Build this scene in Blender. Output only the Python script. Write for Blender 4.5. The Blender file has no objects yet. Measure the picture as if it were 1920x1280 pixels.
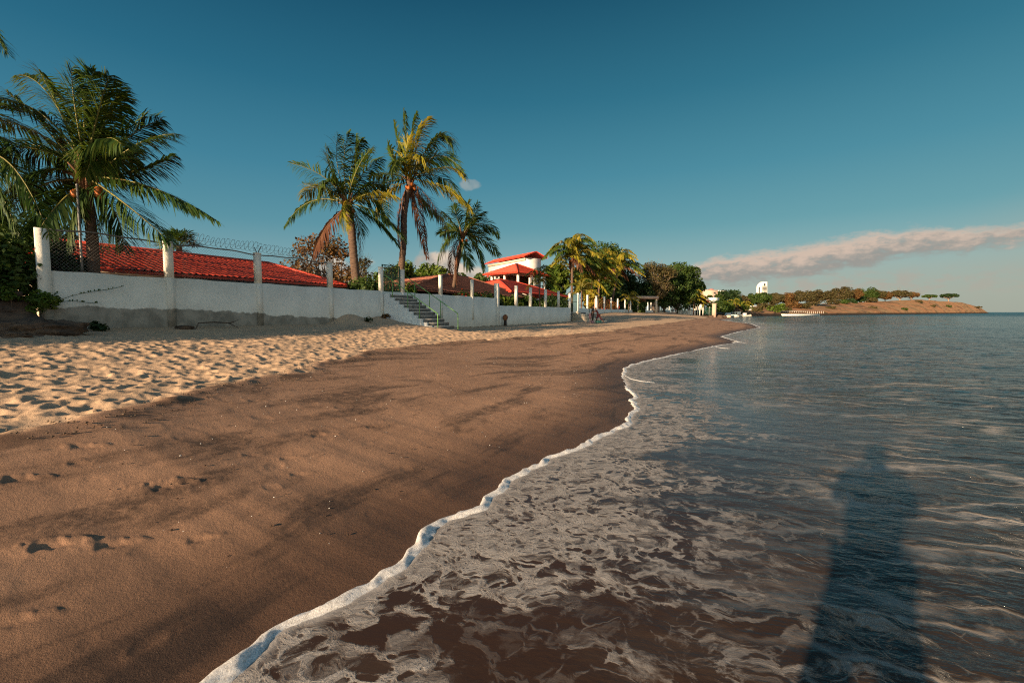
import bpy, math, random
import numpy as np
from mathutils import Vector, Matrix
R = math.radians
random.seed(7); rng = np.random.default_rng(7)
scene = bpy.context.scene
# ------------------------------------------------------------------ camera
F = 853.3; HZ = 585.0; CAMZ = 1.5
PITCH = math.atan((640 - HZ) / F)
cam_d = bpy.data.cameras.new("camera"); cam = bpy.data.objects.new("camera", cam_d)
scene.collection.objects.link(cam); scene.camera = cam
cam.location = (0, 0, CAMZ); cam.rotation_euler = (R(90) - PITCH, 0, 0)
cam_d.sensor_width = 36; cam_d.lens = 36 * F / 1920; cam_d.clip_start = 0.02; cam_d.clip_end = 20000
scene.cycles.use_denoising = False; scene.cycles.pixel_filter_type = 'BLACKMAN_HARRIS'; scene.cycles.filter_width = 1.15; scene.cycles.sample_clamp_indirect = 4
# ------------------------------------------------------------------ sun + sky
SUN_EL, SUN_AZ = 13.5, 39.2           # azimuth the light travels towards (clockwise from +Y)
sun_d = bpy.data.lights.new("sun", 'SUN'); sun = bpy.data.objects.new("sun", sun_d)
scene.collection.objects.link(sun)
sun_d.energy = 4.6; sun_d.angle = R(0.8); sun_d.color = (1.0, 0.72, 0.45)
sdir = Vector((math.sin(R(SUN_AZ)) * math.cos(R(SUN_EL)), math.cos(R(SUN_AZ)) * math.cos(R(SUN_EL)), -math.sin(R(SUN_EL))))
sun.rotation_euler = sdir.to_track_quat('-Z', 'Y').to_euler(); sun.location = (-20, -25, 20)
world = bpy.data.worlds.new("World"); scene.world = world; world.use_nodes = True
vs = scene.view_settings; vs.view_transform = 'Standard'; vs.look = 'None'; vs.exposure = 1.15; vs.gamma = 1; vs.use_curve_mapping = False

class NT:
    def __init__(s, tree): s.t = tree; s.n = tree.nodes; s.l = tree.links
    def new(s, typ, **kw):
        n = s.n.new(typ)
        for k, v in kw.items(): setattr(n, k, v)
        return n
    def put(s, sock, v):
        if isinstance(v, (int, float)): sock.default_value = v
        elif isinstance(v, (tuple, list)):
            sock.default_value = tuple(v) + ((1.0,) if len(v) == 3 and len(sock.default_value) == 4 else ())
        else: s.l.new(v, sock)
    def m(s, op, a, b=0.0, c=0.0, clamp=False):
        n = s.new('ShaderNodeMath', operation=op, use_clamp=clamp)
        s.put(n.inputs[0], a)
        if len(n.inputs) > 1: s.put(n.inputs[1], b)
        if len(n.inputs) > 2: s.put(n.inputs[2], c)
        return n.outputs[0]
    def mix(s, f, a, b, blend='MIX'):
        n = s.new('ShaderNodeMix', data_type='RGBA', blend_type=blend)
        s.put(n.inputs[0], f); s.put(n.inputs[6], a); s.put(n.inputs[7], b); return n.outputs[2]
    def ss(s, x, lo, hi, a=0.0, b=1.0):
        n = s.new('ShaderNodeMapRange', interpolation_type='SMOOTHSTEP')
        s.put(n.inputs[0], x); s.put(n.inputs[1], lo); s.put(n.inputs[2], hi); s.put(n.inputs[3], a); s.put(n.inputs[4], b)
        return n.outputs[0]
    def noise(s, vec, scale, detail=3, rough=.55, dist=0.0):
        n = s.new('ShaderNodeTexNoise'); 
        if vec is not None: s.l.new(vec, n.inputs['Vector'])
        s.put(n.inputs['Scale'], scale); n.inputs['Detail'].default_value = detail
        n.inputs['Roughness'].default_value = rough; n.inputs['Distortion'].default_value = dist
        return n.outputs['Fac']
    def comb(s, x, y, z=0.0):
        n = s.new('ShaderNodeCombineXYZ'); s.put(n.inputs[0], x); s.put(n.inputs[1], y); s.put(n.inputs[2], z); return n.outputs[0]
    def sep(s, v):
        n = s.new('ShaderNodeSeparateXYZ'); s.l.new(v, n.inputs[0]); return n.outputs
    def vmul(s, v, k):
        n = s.new('ShaderNodeVectorMath', operation='MULTIPLY'); s.l.new(v, n.inputs[0]); n.inputs[1].default_value = k; return n.outputs[0]
    def attr(s, name):
        n = s.new('ShaderNodeAttribute', attribute_name=name); return n.outputs['Fac']
    def curve(s, x, pts, x0, x1, y0, y1):
        n = s.new('ShaderNodeFloatCurve'); c = n.mapping.curves[0]
        P_ = [((px - x0) / (x1 - x0), (py - y0) / (y1 - y0)) for px, py in pts]
        while len(c.points) < len(P_): c.points.new(0.5, 0.5)
        for pt, q in zip(c.points, P_): pt.location = q
        n.mapping.update()
        s.put(n.inputs['Value'], s.m('DIVIDE', s.m('SUBTRACT', x, x0), x1 - x0, clamp=True))
        return s.m('MULTIPLY_ADD', n.outputs[0], y1 - y0, y0)

W = NT(world.node_tree); bg = world.node_tree.nodes['Background']
sky = W.new('ShaderNodeTexSky', sky_type='NISHITA', sun_disc=False)
sky.sun_elevation = R(SUN_EL); sky.sun_rotation = R(180 + SUN_AZ)
sky.air_density = 1.0; sky.dust_density = 1.2; sky.ozone_density = 1.0; sky.altitude = 0
tc = W.new('ShaderNodeTexCoord'); g = W.sep(tc.outputs['Generated'])
az = W.m('MULTIPLY', W.m('ARCTAN2', g[0], g[1]), 180 / math.pi)
el = W.m('MULTIPLY', W.m('ARCSINE', g[2]), 180 / math.pi)
rmp = W.new('ShaderNodeValToRGB'); e_ = rmp.color_ramp.elements
STOPS = [(-2, (1.70, 1.95, 1.72)), (1.5, (2.1, 2.7, 2.5)), (5, (1.55, 2.55, 2.7)), (10, (.72, 1.92, 2.34)), (16, (.37, 1.46, 2.04)), (24, (.15, .94, 1.48)), (34, (.045, .47, .86)), (50, (.02, .27, .52)), (90, (.03, .2, .42))]
while len(e_) < len(STOPS): e_.new(.5)
for i_, (a__, c__) in enumerate(STOPS): e_[i_].position = (a__ + 2) / 92; e_[i_].color = (*[v / 3 for v in c__], 1)
W.put(rmp.inputs[0], W.m('DIVIDE', W.m('ADD', el, 2.0), 92.0, clamp=True))
front = W.mix(1.0, rmp.outputs[0], (3.0, 3.0, 3.0), 'MULTIPLY')
nish = W.mix(1.0, sky.outputs[0], (0.75, 0.95, 1.0), 'MULTIPLY')
absaz = W.m('ABSOLUTE', az)
skyc = W.mix(W.ss(absaz, 60, 130, .97, .25), nish, front)
skyc = W.mix(1.0, skyc, W.mix(W.ss(az, -55, 45), (.82, .88, .92), (1.12, 1.06, 1.0)), 'MULTIPLY')
# warm haze low over the sea, brightened out of view to light the wall
hz = W.m('MULTIPLY', W.ss(el, W.ss(az, 40, 80, 9, 34), 0), W.ss(az, 5, 42, .0, .75))
skyc = W.mix(hz, skyc, W.mix(W.ss(az, 52, 95), (2.25, 2.35, 1.95), (5.4, 5.0, 4.1)))
def cloudlayer(col, mask, shade, lit, dark):
    return W.mix(mask, col, W.mix(shade, dark, lit))
nv = W.comb(W.m('MULTIPLY', az, .16), W.m('MULTIPLY', el, .5), 0.0)
n1 = W.noise(nv, 1.6, 7, .6); n2 = W.noise(W.comb(W.m('MULTIPLY', az, .30), W.m('MULTIPLY', el, .62), 4.0), 2.0, 8, .60)
ec = W.curve(az, [(20, 4.2), (24, 4.7), (30, 5.0), (36, 5.9), (41, 6.4), (48, 6.35), (60, 6.6)], 20, 60, 3, 9)
th = W.curve(az, [(19, .0), (21.5, 1.0), (25, 1.4), (30, 1.45), (36, 1.5), (41, 1.2), (48, .65), (60, .3)], 18, 60, 0, 2)
dist = W.m('SUBTRACT', el, ec)
off = W.m('MULTIPLY', W.m('SUBTRACT', n1, .5), 2.0)
dd = W.m('ADD', W.m('ADD', dist, off), W.m('MULTIPLY', W.m('SUBTRACT', n2, .5), 1.9))
soft = W.m('SUBTRACT', th, W.m('ABSOLUTE', dd))
m1 = W.m('MULTIPLY', W.ss(soft, -.5, .6), W.ss(az, 18.5, 22.5))
m1 = W.m('MULTIPLY', m1, W.m('MULTIPLY', W.ss(n2, .22, .5, .55, 1), .92))
sh1 = W.ss(W.m('ADD', dd, W.m('MULTIPLY', W.m('SUBTRACT', n2, .5), 3.2)), -1.0, 1.1)
skyc = cloudlayer(skyc, m1, sh1, (4.0, 3.05, 2.45), (1.95, 1.85, 1.7))
# faint wisps under the bank
w2 = W.m('MULTIPLY', W.m('MULTIPLY', W.ss(el, .8, 2.6), W.ss(el, 4.6, 3.0)), W.m('MULTIPLY', W.ss(az, 27, 33), W.ss(az, 62, 36)))
skyc = W.mix(W.m('MULTIPLY', w2, W.ss(n2, .42, .62, 0, .6)), skyc, (2.7, 2.3, 1.95))
# cumulus towering low behind the palms
def puff(col, a0, e0, ra, re, k, seed, fl=None):
    nn = W.noise(W.comb(W.m('MULTIPLY', az, .45), W.m('MULTIPLY', el, .45), seed), .9, 6, .52)
    r = W.m('SQRT', W.m('ADD', W.m('POWER', W.m('ABSOLUTE', W.m('DIVIDE', W.m('SUBTRACT', az, a0), ra)), 2.0), W.m('POWER', W.m('ABSOLUTE', W.m('DIVIDE', W.m('SUBTRACT', el, e0), re)), 2.0)))
    r = W.m('ADD', r, W.m('MULTIPLY', W.m('SUBTRACT', nn, .5), 1.9))
    mk = W.m('MULTIPLY', W.ss(r, 1.12, .72), k)
    n3 = W.noise(W.comb(W.m('MULTIPLY', az, .6), W.m('MULTIPLY', el, .6), seed + 2), .8, 5, .5)
    return cloudlayer(col, mk, W.ss(n3, .36, .6), (4.6, 3.7, 2.9), (2.6, 2.35, 2.05))
skyc = puff(skyc, -8.6, 4.3, 3.2, 3.1, .95, 1.0)
skyc = puff(skyc, -5.0, 3.2, 3.6, 2.3, .8, 7.0)
skyc = puff(skyc, -21.5, 2.8, 5.0, 3.2, .75, 17.0)
skyc = puff(skyc, -5.0, 15.25, 1.4, .6, .28, 12.3)
world.node_tree.links.new(skyc, bg.inputs[0]); bg.inputs[1].default_value = 0.075

# ------------------------------------------------------------------ helpers
C = scene.collection
def ray(px, py):
    u = (px - 960) / F; v = (py - 640) / F; c, s = math.cos(PITCH), math.sin(PITCH)
    return Vector((u, c - v * s, -s - v * c))
def ground(px, py, z=0.0):
    d = ray(px, py); t = (z - CAMZ) / d.z; return (d.x * t, d.y * t)
def at(px, py, Y):
    d = ray(px, py); t = Y / d.y; return Vector((d.x * t, Y, CAMZ + d.z * t))
D0 = 15.3; WA = R(25)
wv = Vector((math.sin(WA), math.cos(WA), 0)); nvv = Vector((math.cos(WA), -math.sin(WA), 0))
def PS(p, s, z=0.0):      # wall coordinates: p metres seaward of the wall line, s metres along it
    v = nvv * (p - D0) + wv * s; v.z = z; return v
def to_ps(x, y): return D0 + nvv.x * x + nvv.y * y, wv.x * x + wv.y * y
def tag(o, label=None, cat=None, group=None, kind=None):
    if label: o['label'] = label
    if cat: o['category'] = cat
    if group: o['group'] = group
    if kind: o['kind'] = kind
    return o
def empty(name, loc=(0, 0, 0), label=None, cat=None, group=None):
    o = bpy.data.objects.new(name, None); C.objects.link(o); o.location = loc; o.empty_display_size = .2
    return tag(o, label, cat, group)
def mesh_np(name, V, faces, mats=(), parent=None, smooth=False, midx=None, loc=None):
    """faces: list of int arrays (n,k). parent: V is in world space and is moved to the parent's local frame"""
    V = np.asarray(V, dtype=np.float64).reshape(-1, 3)
    base = parent
    off = np.zeros(3)
    if parent is not None:
        q = parent
        while q is not None: off = off + np.array(q.location); q = q.parent
    if loc is not None: off = off + np.array(loc)
    me = bpy.data.meshes.new(name); me.vertices.add(len(V)); me.vertices.foreach_set('co', (V - off).astype(np.float32).ravel())
    faces = [np.asarray(f, dtype=np.int32) for f in faces if len(f)]
    nl = sum(f.size for f in faces); npoly = sum(len(f) for f in faces)
    me.loops.add(nl); me.polygons.add(npoly)
    me.loops.foreach_set('vertex_index', np.concatenate([f.ravel() for f in faces]))
    starts = []; k = 0
    for f in faces:
        starts.append(k + np.arange(len(f)) * f.shape[1]); k += f.size
    me.polygons.foreach_set('loop_start', np.concatenate(starts).astype(np.int32))
    for m_ in mats: me.materials.append(m_)
    if midx is not None: me.polygons.foreach_set('material_index', np.asarray(midx, dtype=np.int32))
    if smooth: me.polygons.foreach_set('use_smooth', np.ones(npoly, dtype=bool))
    me.update(calc_edges=True)
    o = bpy.data.objects.new(name, me); C.objects.link(o)
    if loc is not None: o.location = loc
    if parent is not None: o.parent = parent
    return o
class MB:
    """collects shapes and builds ONE mesh object"""
    def __init__(s): s.V = []; s.F3 = []; s.F4 = []; s.n = 0; s.poly = []
    def add(s, V, F4=(), F3=()):
        V = np.asarray(V, float).reshape(-1, 3)
        if len(F4): s.F4.append(np.asarray(F4, int) + s.n)
        if len(F3): s.F3.append(np.asarray(F3, int) + s.n)
        s.V.append(V); s.n += len(V)
    def hexa(s, P8):   # bottom 4 then top 4, same winding
        s.add(P8, [[3, 2, 1, 0], [4, 5, 6, 7], [0, 1, 5, 4], [1, 2, 6, 5], [2, 3, 7, 6], [3, 0, 4, 7]])
    def box(s, x0, x1, y0, y1, z0, z1):
        s.hexa([(x0, y0, z0), (x1, y0, z0), (x1, y1, z0), (x0, y1, z0), (x0, y0, z1), (x1, y0, z1), (x1, y1, z1), (x0, y1, z1)])
    def wbox(s, p0, p1, s0, s1, z0, z1):      # box in wall coordinates
        q = [PS(p0, s0), PS(p1, s0), PS(p1, s1), PS(p0, s1)]
        s.hexa([(a.x, a.y, z0) for a in q] + [(a.x, a.y, z1) for a in q])
    def obox(s, c, ax, l, w, z0, z1):         # box centred on c, ax = azimuth deg of its length
        d = Vector((math.sin(R(ax)), math.cos(R(ax)))); e = Vector((d.y, -d.x)); c = Vector((c[0], c[1]))
        q = [c - d * l / 2 - e * w / 2, c - d * l / 2 + e * w / 2, c + d * l / 2 + e * w / 2, c + d * l / 2 - e * w / 2]
        s.hexa([(a.x, a.y, z0) for a in q] + [(a.x, a.y, z1) for a in q])
    def tube(s, pts, rad, n=8, cap=True):
        pts = [Vector(p) for p in pts]; m = len(pts)
        rad = [rad] * m if isinstance(rad, (int, float)) else rad
        V = []; prev = None
        for i, p in enumerate(pts):
            t = (pts[min(i + 1, m - 1)] - pts[max(i - 1, 0)])
            t = t.normalized() if t.length > 1e-9 else Vector((0, 0, 1))
            if prev is None:
                ref = Vector((0, 0, 1)) if abs(t.z) < .9 else Vector((1, 0, 0)); a = t.cross(ref).normalized()
            else:
                a = (prev - t * prev.dot(t)); a = a.normalized() if a.length > 1e-6 else t.cross(Vector((0, 0, 1))).normalized()
            prev = a; b = t.cross(a)
            for k in range(n):
                an = 2 * math.pi * k / n; V.append(p + (a * math.cos(an) + b * math.sin(an)) * rad[i])
        F4 = [[i * n + k, i * n + (k + 1) % n, (i + 1) * n + (k + 1) % n, (i + 1) * n + k] for i in range(m - 1) for k in range(n)]
        F3 = []
        if cap:
            V += [pts[0], pts[-1]]; c0, c1 = m * n, m * n + 1
            F3 = [[c0, (k + 1) % n, k] for k in range(n)] + [[c1, (m - 1) * n + k, (m - 1) * n + (k + 1) % n] for k in range(n)]
        s.add([tuple(v) for v in V], F4, F3)
    def ball(s, c, r, n=10, m=7, jit=0.0, seed=0):
        rs = np.random.default_rng(seed); r = (r, r, r) if isinstance(r, (int, float)) else r
        V = [(c[0], c[1], c[2] - r[2])]
        for i in range(1, m):
            ph = math.pi * i / m - math.pi / 2
            for k in range(n):
                a = 2 * math.pi * k / n; j = 1 + jit * (rs.random() - .5) * 2
                V.append((c[0] + r[0] * math.cos(ph) * math.cos(a) * j, c[1] + r[1] * math.cos(ph) * math.sin(a) * j, c[2] + r[2] * math.sin(ph) * j))
        V.append((c[0], c[1], c[2] + r[2])); top = len(V) - 1
        F4 = [[1 + i * n + k, 1 + i * n + (k + 1) % n, 1 + (i + 1) * n + (k + 1) % n, 1 + (i + 1) * n + k] for i in range(m - 2) for k in range(n)]
        F3 = [[0, 1 + (k + 1) % n, 1 + k] for k in range(n)] + [[top, 1 + (m - 2) * n + k, 1 + (m - 2) * n + (k + 1) % n] for k in range(n)]
        s.add(V, F4, F3)
    def quad(s, a, b, c, d): s.add([tuple(a), tuple(b), tuple(c), tuple(d)], [[0, 1, 2, 3]])
    def tri(s, a, b, c): s.add([tuple(a), tuple(b), tuple(c)], (), [[0, 1, 2]])
    def build(s, name, mats, parent=None, smooth=False, loc=None):
        mats = mats if isinstance(mats, (list, tuple)) else [mats]
        fs = []
        if s.F4: fs.append(np.concatenate(s.F4))
        if s.F3: fs.append(np.concatenate(s.F3))
        return mesh_np(name, np.concatenate(s.V), fs, mats, parent, smooth, loc=loc)
def gnoise(x, y, seed=0):
    """2-D gradient noise, about -1..1"""
    x = np.asarray(x, float); y = np.asarray(y, float)
    xi = np.floor(x).astype(np.int64); yi = np.floor(y).astype(np.int64); xf = x - xi; yf = y - yi
    def h(i, j):
        v = (i * 374761393 + j * 668265263 + seed * 974634777) & 0xffffffff
        v = ((v ^ (v >> 13)) * 1274126177) & 0xffffffff
        a = (v ^ (v >> 16)) % 6283 / 1000.0
        return np.cos(a), np.sin(a)
    def d(i, j, fx, fy):
        gx, gy = h(i, j); return gx * fx + gy * fy
    u = xf * xf * xf * (xf * (xf * 6 - 15) + 10); v = yf * yf * yf * (yf * (yf * 6 - 15) + 10)
    a = d(xi, yi, xf, yf); b = d(xi + 1, yi, xf - 1, yf); c = d(xi, yi + 1, xf, yf - 1); e = d(xi + 1, yi + 1, xf - 1, yf - 1)
    return 1.5 * ((a * (1 - u) + b * u) * (1 - v) + (c * (1 - u) + e * u) * v)
def fbm(x, y, o=4, seed=0, g_=.5):
    s_ = 0; a = 1; t = 0
    for k in range(o): s_ = s_ + a * gnoise(x * 2 ** k, y * 2 ** k, seed + k * 17); t += a; a *= g_
    return s_ / t
def hash2(i, j, seed):
    v = (i * 374761393 + j * 668265263 + seed * 974634777) & 0xffffffff
    v = ((v ^ (v >> 13)) * 1274126177) & 0xffffffff
    return ((v ^ (v >> 16)) & 0xffff) / 65535.0
def pits(x, y, cell, seed, rmin=.25, rmax=.6):
    """jittered hollows with raised rims: 0 flat, -1 deep"""
    gx = x / cell; gy = y / cell; xi = np.floor(gx).astype(np.int64); yi = np.floor(gy).astype(np.int64); out = np.zeros_like(gx)
    for a in (-1, 0, 1):
        for b in (-1, 0, 1):
            i = xi + a; j = yi + b
            cx = i + hash2(i, j, seed); cy = j + hash2(i, j, seed + 1); rr = rmin + (rmax - rmin) * hash2(i, j, seed + 2)
            th = hash2(i, j, seed + 3) * math.pi; dx = gx - cx; dy = gy - cy; c, s_ = np.cos(th), np.sin(th)
            ex = (dx * c + dy * s_) * .72; ey = -dx * s_ + dy * c; d = np.sqrt(ex * ex + ey * ey) / rr
            dep = .45 + .55 * hash2(i, j, seed + 4)
            f = np.where(d < 1, -(1 - d * d) ** 1.0, 0) + .42 * np.exp(-((d - 1.15) / .22) ** 2)
            out = out + f * dep
    return out
def sstep(x, a, b):
    t = np.clip((x - a) / (b - a), 0, 1); return t * t * (3 - 2 * t)

# ------------------------------------------------------------------ materials
def newmat(name):
    m = bpy.data.materials.new(name); m.use_nodes = True; t = NT(m.node_tree); b = m.node_tree.nodes['Principled BSDF']
    return m, t, b
def mat(name, col, col2=None, scale=4.0, rough=.8, bump=0.0, bscale=40.0, spec=.3, metal=0.0, detail=4, lo=.35, hi=.65, col3=None, scale3=30.0, stretch=None):
    m, t, b = newmat(name); geo = t.new('ShaderNodeNewGeometry'); pos = geo.outputs['Position']
    if stretch: pos = t.vmul(pos, stretch)
    c = col
    if col2 is not None: c = t.mix(t.ss(t.noise(pos, scale, detail), lo, hi), col, col2)
    if col3 is not None: c = t.mix(t.ss(t.noise(pos, scale3, 5, .65), .52, .72), c, col3)
    t.put(b.inputs['Base Color'], c); b.inputs['Roughness'].default_value = rough; b.inputs['Specular IOR Level'].default_value = spec
    b.inputs['Metallic'].default_value = metal
    if bump:
        bn = t.new('ShaderNodeBump'); bn.inputs['Strength'].default_value = 1.0; bn.inputs['Distance'].default_value = bump
        t.put(bn.inputs['Height'], t.noise(pos, bscale, 5, .6)); t.l.new(bn.outputs[0], b.inputs['Normal'])
    return m
def leafmat(name, cols, transl=.35, rough=.55, spec=.3):
    """foliage: colour varies from leaf to leaf (islands)"""
    m, t, b = newmat(name); geo = t.new('ShaderNodeNewGeometry')
    r = t.new('ShaderNodeValToRGB'); e = r.color_ramp.elements
    while len(e) < len(cols): e.new(.5)
    for i, (c) in enumerate(cols): e[i].position = i / max(1, len(cols) - 1); e[i].color = (*c, 1)
    n = t.noise(geo.outputs['Position'], 1.1, 2)
    f = t.m('ADD', t.m('MULTIPLY', geo.outputs['Random Per Island'], .6), t.m('MULTIPLY', t.ss(n, .3, .7), .4))
    t.l.new(f, r.inputs[0]); t.l.new(r.outputs[0], b.inputs['Base Color'])
    b.inputs['Roughness'].default_value = rough; b.inputs['Specular IOR Level'].default_value = spec
    tr = t.new('ShaderNodeBsdfTranslucent'); t.l.new(r.outputs[0], tr.inputs[0])
    mx = t.new('ShaderNodeMixShader'); mx.inputs[0].default_value = transl
    t.l.new(b.outputs[0], mx.inputs[1]); t.l.new(tr.outputs[0], mx.inputs[2])
    t.l.new(mx.outputs[0], m.node_tree.nodes['Material Output'].inputs[0])
    return m
# ------------------------------------------------------------------ shoreline and beach relief
shore_px = [(405, 1280), (450, 1235), (500, 1190), (560, 1160), (610, 1135), (650, 1118), (700, 1100), (720, 1080), (760, 1050), (785, 1020), (800, 990), (830, 975), (900, 950), (935, 910), (975, 885), (1030, 860), (1080, 845), (1130, 820), (1170, 795), (1188, 765), (1186, 738), (1168, 712), (1165, 698), (1178, 687), (1204, 679), (1260, 666), (1330, 651), (1385, 641), (1352, 631), (1385, 622), (1425, 614), (1408, 607), (1352, 600)]
sh = sorted([to_ps(*ground(x, y, 0.0))[::-1] for x, y in shore_px])
sh_s = np.array([-400, -30, -6] + [a for a, b in sh] + [115, 140, 160, 200, 2000.0]); sh_p = np.array([14.5, 14.2, 13.8] + [b for a, b in sh] + [17.5, 14, 8, 0, 0.0])
_dense = np.arange(-8, 160, .05)
_den_p = np.interp(_dense, sh_s, sh_p)
_sig = np.clip(np.abs(_dense) * .015, .05, 1.5)
def p_shore(s):
    s = np.asarray(s, float)
    base = np.interp(s, sh_s, sh_p)
    near = np.clip(1 - np.abs(s - 3) / 12, 0, 1)
    return base + gnoise(s * 1.7, s * 0 + 3.3, 5) * .05 * np.clip(s / 3, .5, 1.5) + gnoise(s * 4.6, s * 0 + 1.3, 6) * .028 * (.6 + near) + gnoise(s * 9.5, s * 0 + 9.3, 8) * .012
pb_s = np.array([-400, -10, 2, 6.5, 11.4, 16, 21, 30, 60, 90, 115, 140.0]); pb_p = np.array([11, 11, 10.4, 8.2, 7.1, 7.6, 9.2, 9.8, 11, 12.5, 11.5, 8.0])
zw_s = np.array([-400, 0, 5, 9, 14, 15.5, 16.8, 17.7, 18.2, 20, 34, 46, 51, 57, 68, 140, 200]); zw_z = np.array([1.1, 1.1, 1.08, 1.04, 1.0, 1.08, 1.16, 1.12, .8, .50, .46, .42, .55, 1.25, 1.5, 1.45, 1.4])
def zsand(p, s):
    ps = p_shore(s); pb = np.interp(s, pb_s, pb_p); zb = .56 - .10 * sstep(s, 5, 20)
    zw = np.interp(s, zw_s, zw_z); t = ps - p
    face = zb * np.clip(t / (ps - pb), 0, 1) ** 1.12
    k = np.clip((pb - p) / pb, 0, 1); k = np.where(p < 0, 1, k)
    expo = 1.5 - .7 * sstep(s, 50, 68)
    dune = zb + (zw - zb) * k ** expo
    z = np.where(t < 0, np.maximum(-4, .055 * t), np.where(p > pb, face, dune))
    z = z + .34 * np.exp(-((s - 15.4) / .8) ** 2) * np.exp(-(np.maximum(p, 0) / .9) ** 2) * (s < 17.8)
    z = z + .16 * np.exp(-((s - 17.4) / .5) ** 2) * np.exp(-(np.maximum(p - .2, 0) / .9) ** 2)
    return z
def Zs(p, s): return float(zsand(np.array([float(p)]), np.array([float(s)]))[0])
def build_sand():
    azs = np.concatenate([np.arange(-180, -54, 4.0), np.arange(-54, 54.01, .125), np.arange(57, 180.1, 4.0)])
    azs = azs[azs <= 176.1]
    r = [.5]
    while r[-1] < 6000:
        q = r[-1]; r.append(q + (.0062 * q if q < 12.5 else .078 if q < 27 else .2 if q < 60 else .03 * q))
    r = np.array(r); A, Rr = np.meshgrid(np.radians(azs), r, indexing='ij')
    X = np.sin(A) * Rr; Y = np.cos(A) * Rr
    p = D0 + nvv.x * X + nvv.y * Y; s = wv.x * X + wv.y * Y
    ps = p_shore(s); pb = np.interp(s, pb_s, pb_p)
    edge = pb + fbm(X * .5, Y * .5, 4, 41) * .9
    dry = sstep(edge - p, -.1, .22)
    Z = zsand(p, s)
    lod = np.clip(1.2 - Rr / 75, 0, 1)
    calm = .35 + .65 * sstep(p, .4, 2.2)
    dp = pits(X, Y, .30, 3, .28, .60) * .028 + pits(X + 7, Y + 3, .44, 13, .22, .5) * .032 + pits(X - 5, Y + 9, .16, 23, .3, .6) * .009 + fbm(X * 5, Y * 5, 3, 29) * .010
    Z = Z + dry * (dp * .82 * calm + fbm(X * .55, Y * .55, 3, 4) * .03) * lod * (p > -.3)
    # berm lip with broken crust where dry sand ends
    Z = Z + .035 * np.exp(-((p - edge) / .16) ** 2) * (.5 + .5 * gnoise(X * 3, Y * 3, 9)) * lod * (p > 0)
    wetz = (1 - dry) * (p < ps + 1)
    # long low swash ridges that run along the beach
    us = s + .25 * p; up = p - .12 * s
    ridge = fbm(us * .35, up * 1.7, 4, 61) * .016 + fbm(us * 1.1, up * 3.6, 3, 71) * .006 + fbm(X * 7, Y * 7, 3, 75) * .0022
    Z = Z + wetz * (ridge + pits(X + 3, Y + 11, .8, 53, .06, .16) * .0035 + pits(X + 1, Y + 5, .33, 57, .06, .2) * .0018) * lod * sstep(ps - p, 0, .5)
    for (fx, fy, ang, dpt, ln) in [(315, 893, 62, .032, .30), (345, 886, 62, .02, .14), (95, 985, 60, .032, .24), (210, 972, 58, .026, .2), (40, 915, 55, .03, .22), (160, 865, 60, .026, .2), (255, 900, 60, .012, .1), (375, 950, 60, .02, .16), (600, 800, 55, .02, .3), (700, 780, 55, .02, .25), (470, 838, 58, .014, .15), (150, 885, 58, .02, .14), (480, 768, 60, .018, .2), (380, 778, 60, .018, .2), (820, 700, 50, .02, .35), (20, 1085, 55, .018, .2), (540, 835, 60, .016, .16), (560, 852, 60, .016, .16), (640, 760, 50, .018, .25), (330, 745, 60, .02, .2)]:
        gx, gy = ground(fx, fy, .35); th = R(ang); dx = X - gx; dy = Y - gy
        ln_ = ln * .5; dpt_ = dpt * .34; ex = (dx * math.sin(th) + dy * math.cos(th)) / ln_; ey = (dx * math.cos(th) - dy * math.sin(th)) / (ln_ * .5)
        d = np.sqrt(ex * ex + ey * ey) + gnoise(dx * 17, dy * 17, 77) * .5
        Z = Z + dpt_ * (-1.15 * np.exp(-(d / .55) ** 2) + .75 * np.exp(-((d - 1.05) / .32) ** 2) * (.45 + .55 * (ey < 0)))
    # dark heavy-mineral bands
    wrp = fbm(us * .16, up * .35, 3, 81) * 1.6
    b1 = fbm(us * .34 + wrp * .5, up * 1.9 + wrp * 1.2, 6, 85, .62)
    line = np.exp(-((gnoise(us * .17 + 3, up * .8 + wrp, 88)) / .035) ** 2) * sstep(fbm(us * .9, up * .9, 3, 89), -.05, .3)
    band = np.clip(sstep(b1, .0, .30) * .95 + line * .8, 0, 1) * (1 - dry)
    near_edge = np.exp(-((p - edge - .12) / .3) ** 2) * sstep(fbm(X * 2.2, Y * 2.2, 4, 91), -.1, .3)
    nA, nR = A.shape; V = np.stack([X, Y, Z], -1).reshape(-1, 3)
    i = np.arange(nA)[:, None]; j = np.arange(nR - 1)[None, :]; i2 = (i + 1) % nA
    Fq = np.stack([i * nR + j, i * nR + j + 1, i2 * nR + j + 1, i2 * nR + j], -1).reshape(-1, 4)
    Fq = Fq[:, ::-1]
    V = np.concatenate([V, [[0, 0, Z[:, 0].mean()]]]); cN = len(V) - 1
    cap = np.stack([np.full(nA, cN), ((np.arange(nA) + 1) % nA) * nR, np.arange(nA) * nR], -1)
    o = mesh_np('beach_sand', V, [Fq, cap[:, ::-1]], [M['sand']], smooth=True)
    for nm, arr in (('dry', dry), ('band', band), ('crust', near_edge), ('shoredist', ps - p)):
        a = o.data.attributes.new(nm, 'FLOAT', 'POINT'); a.data.foreach_set('value', np.concatenate([arr.ravel(), [0]]).astype(np.float32))
    tag(o, kind='structure'); return o
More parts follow.
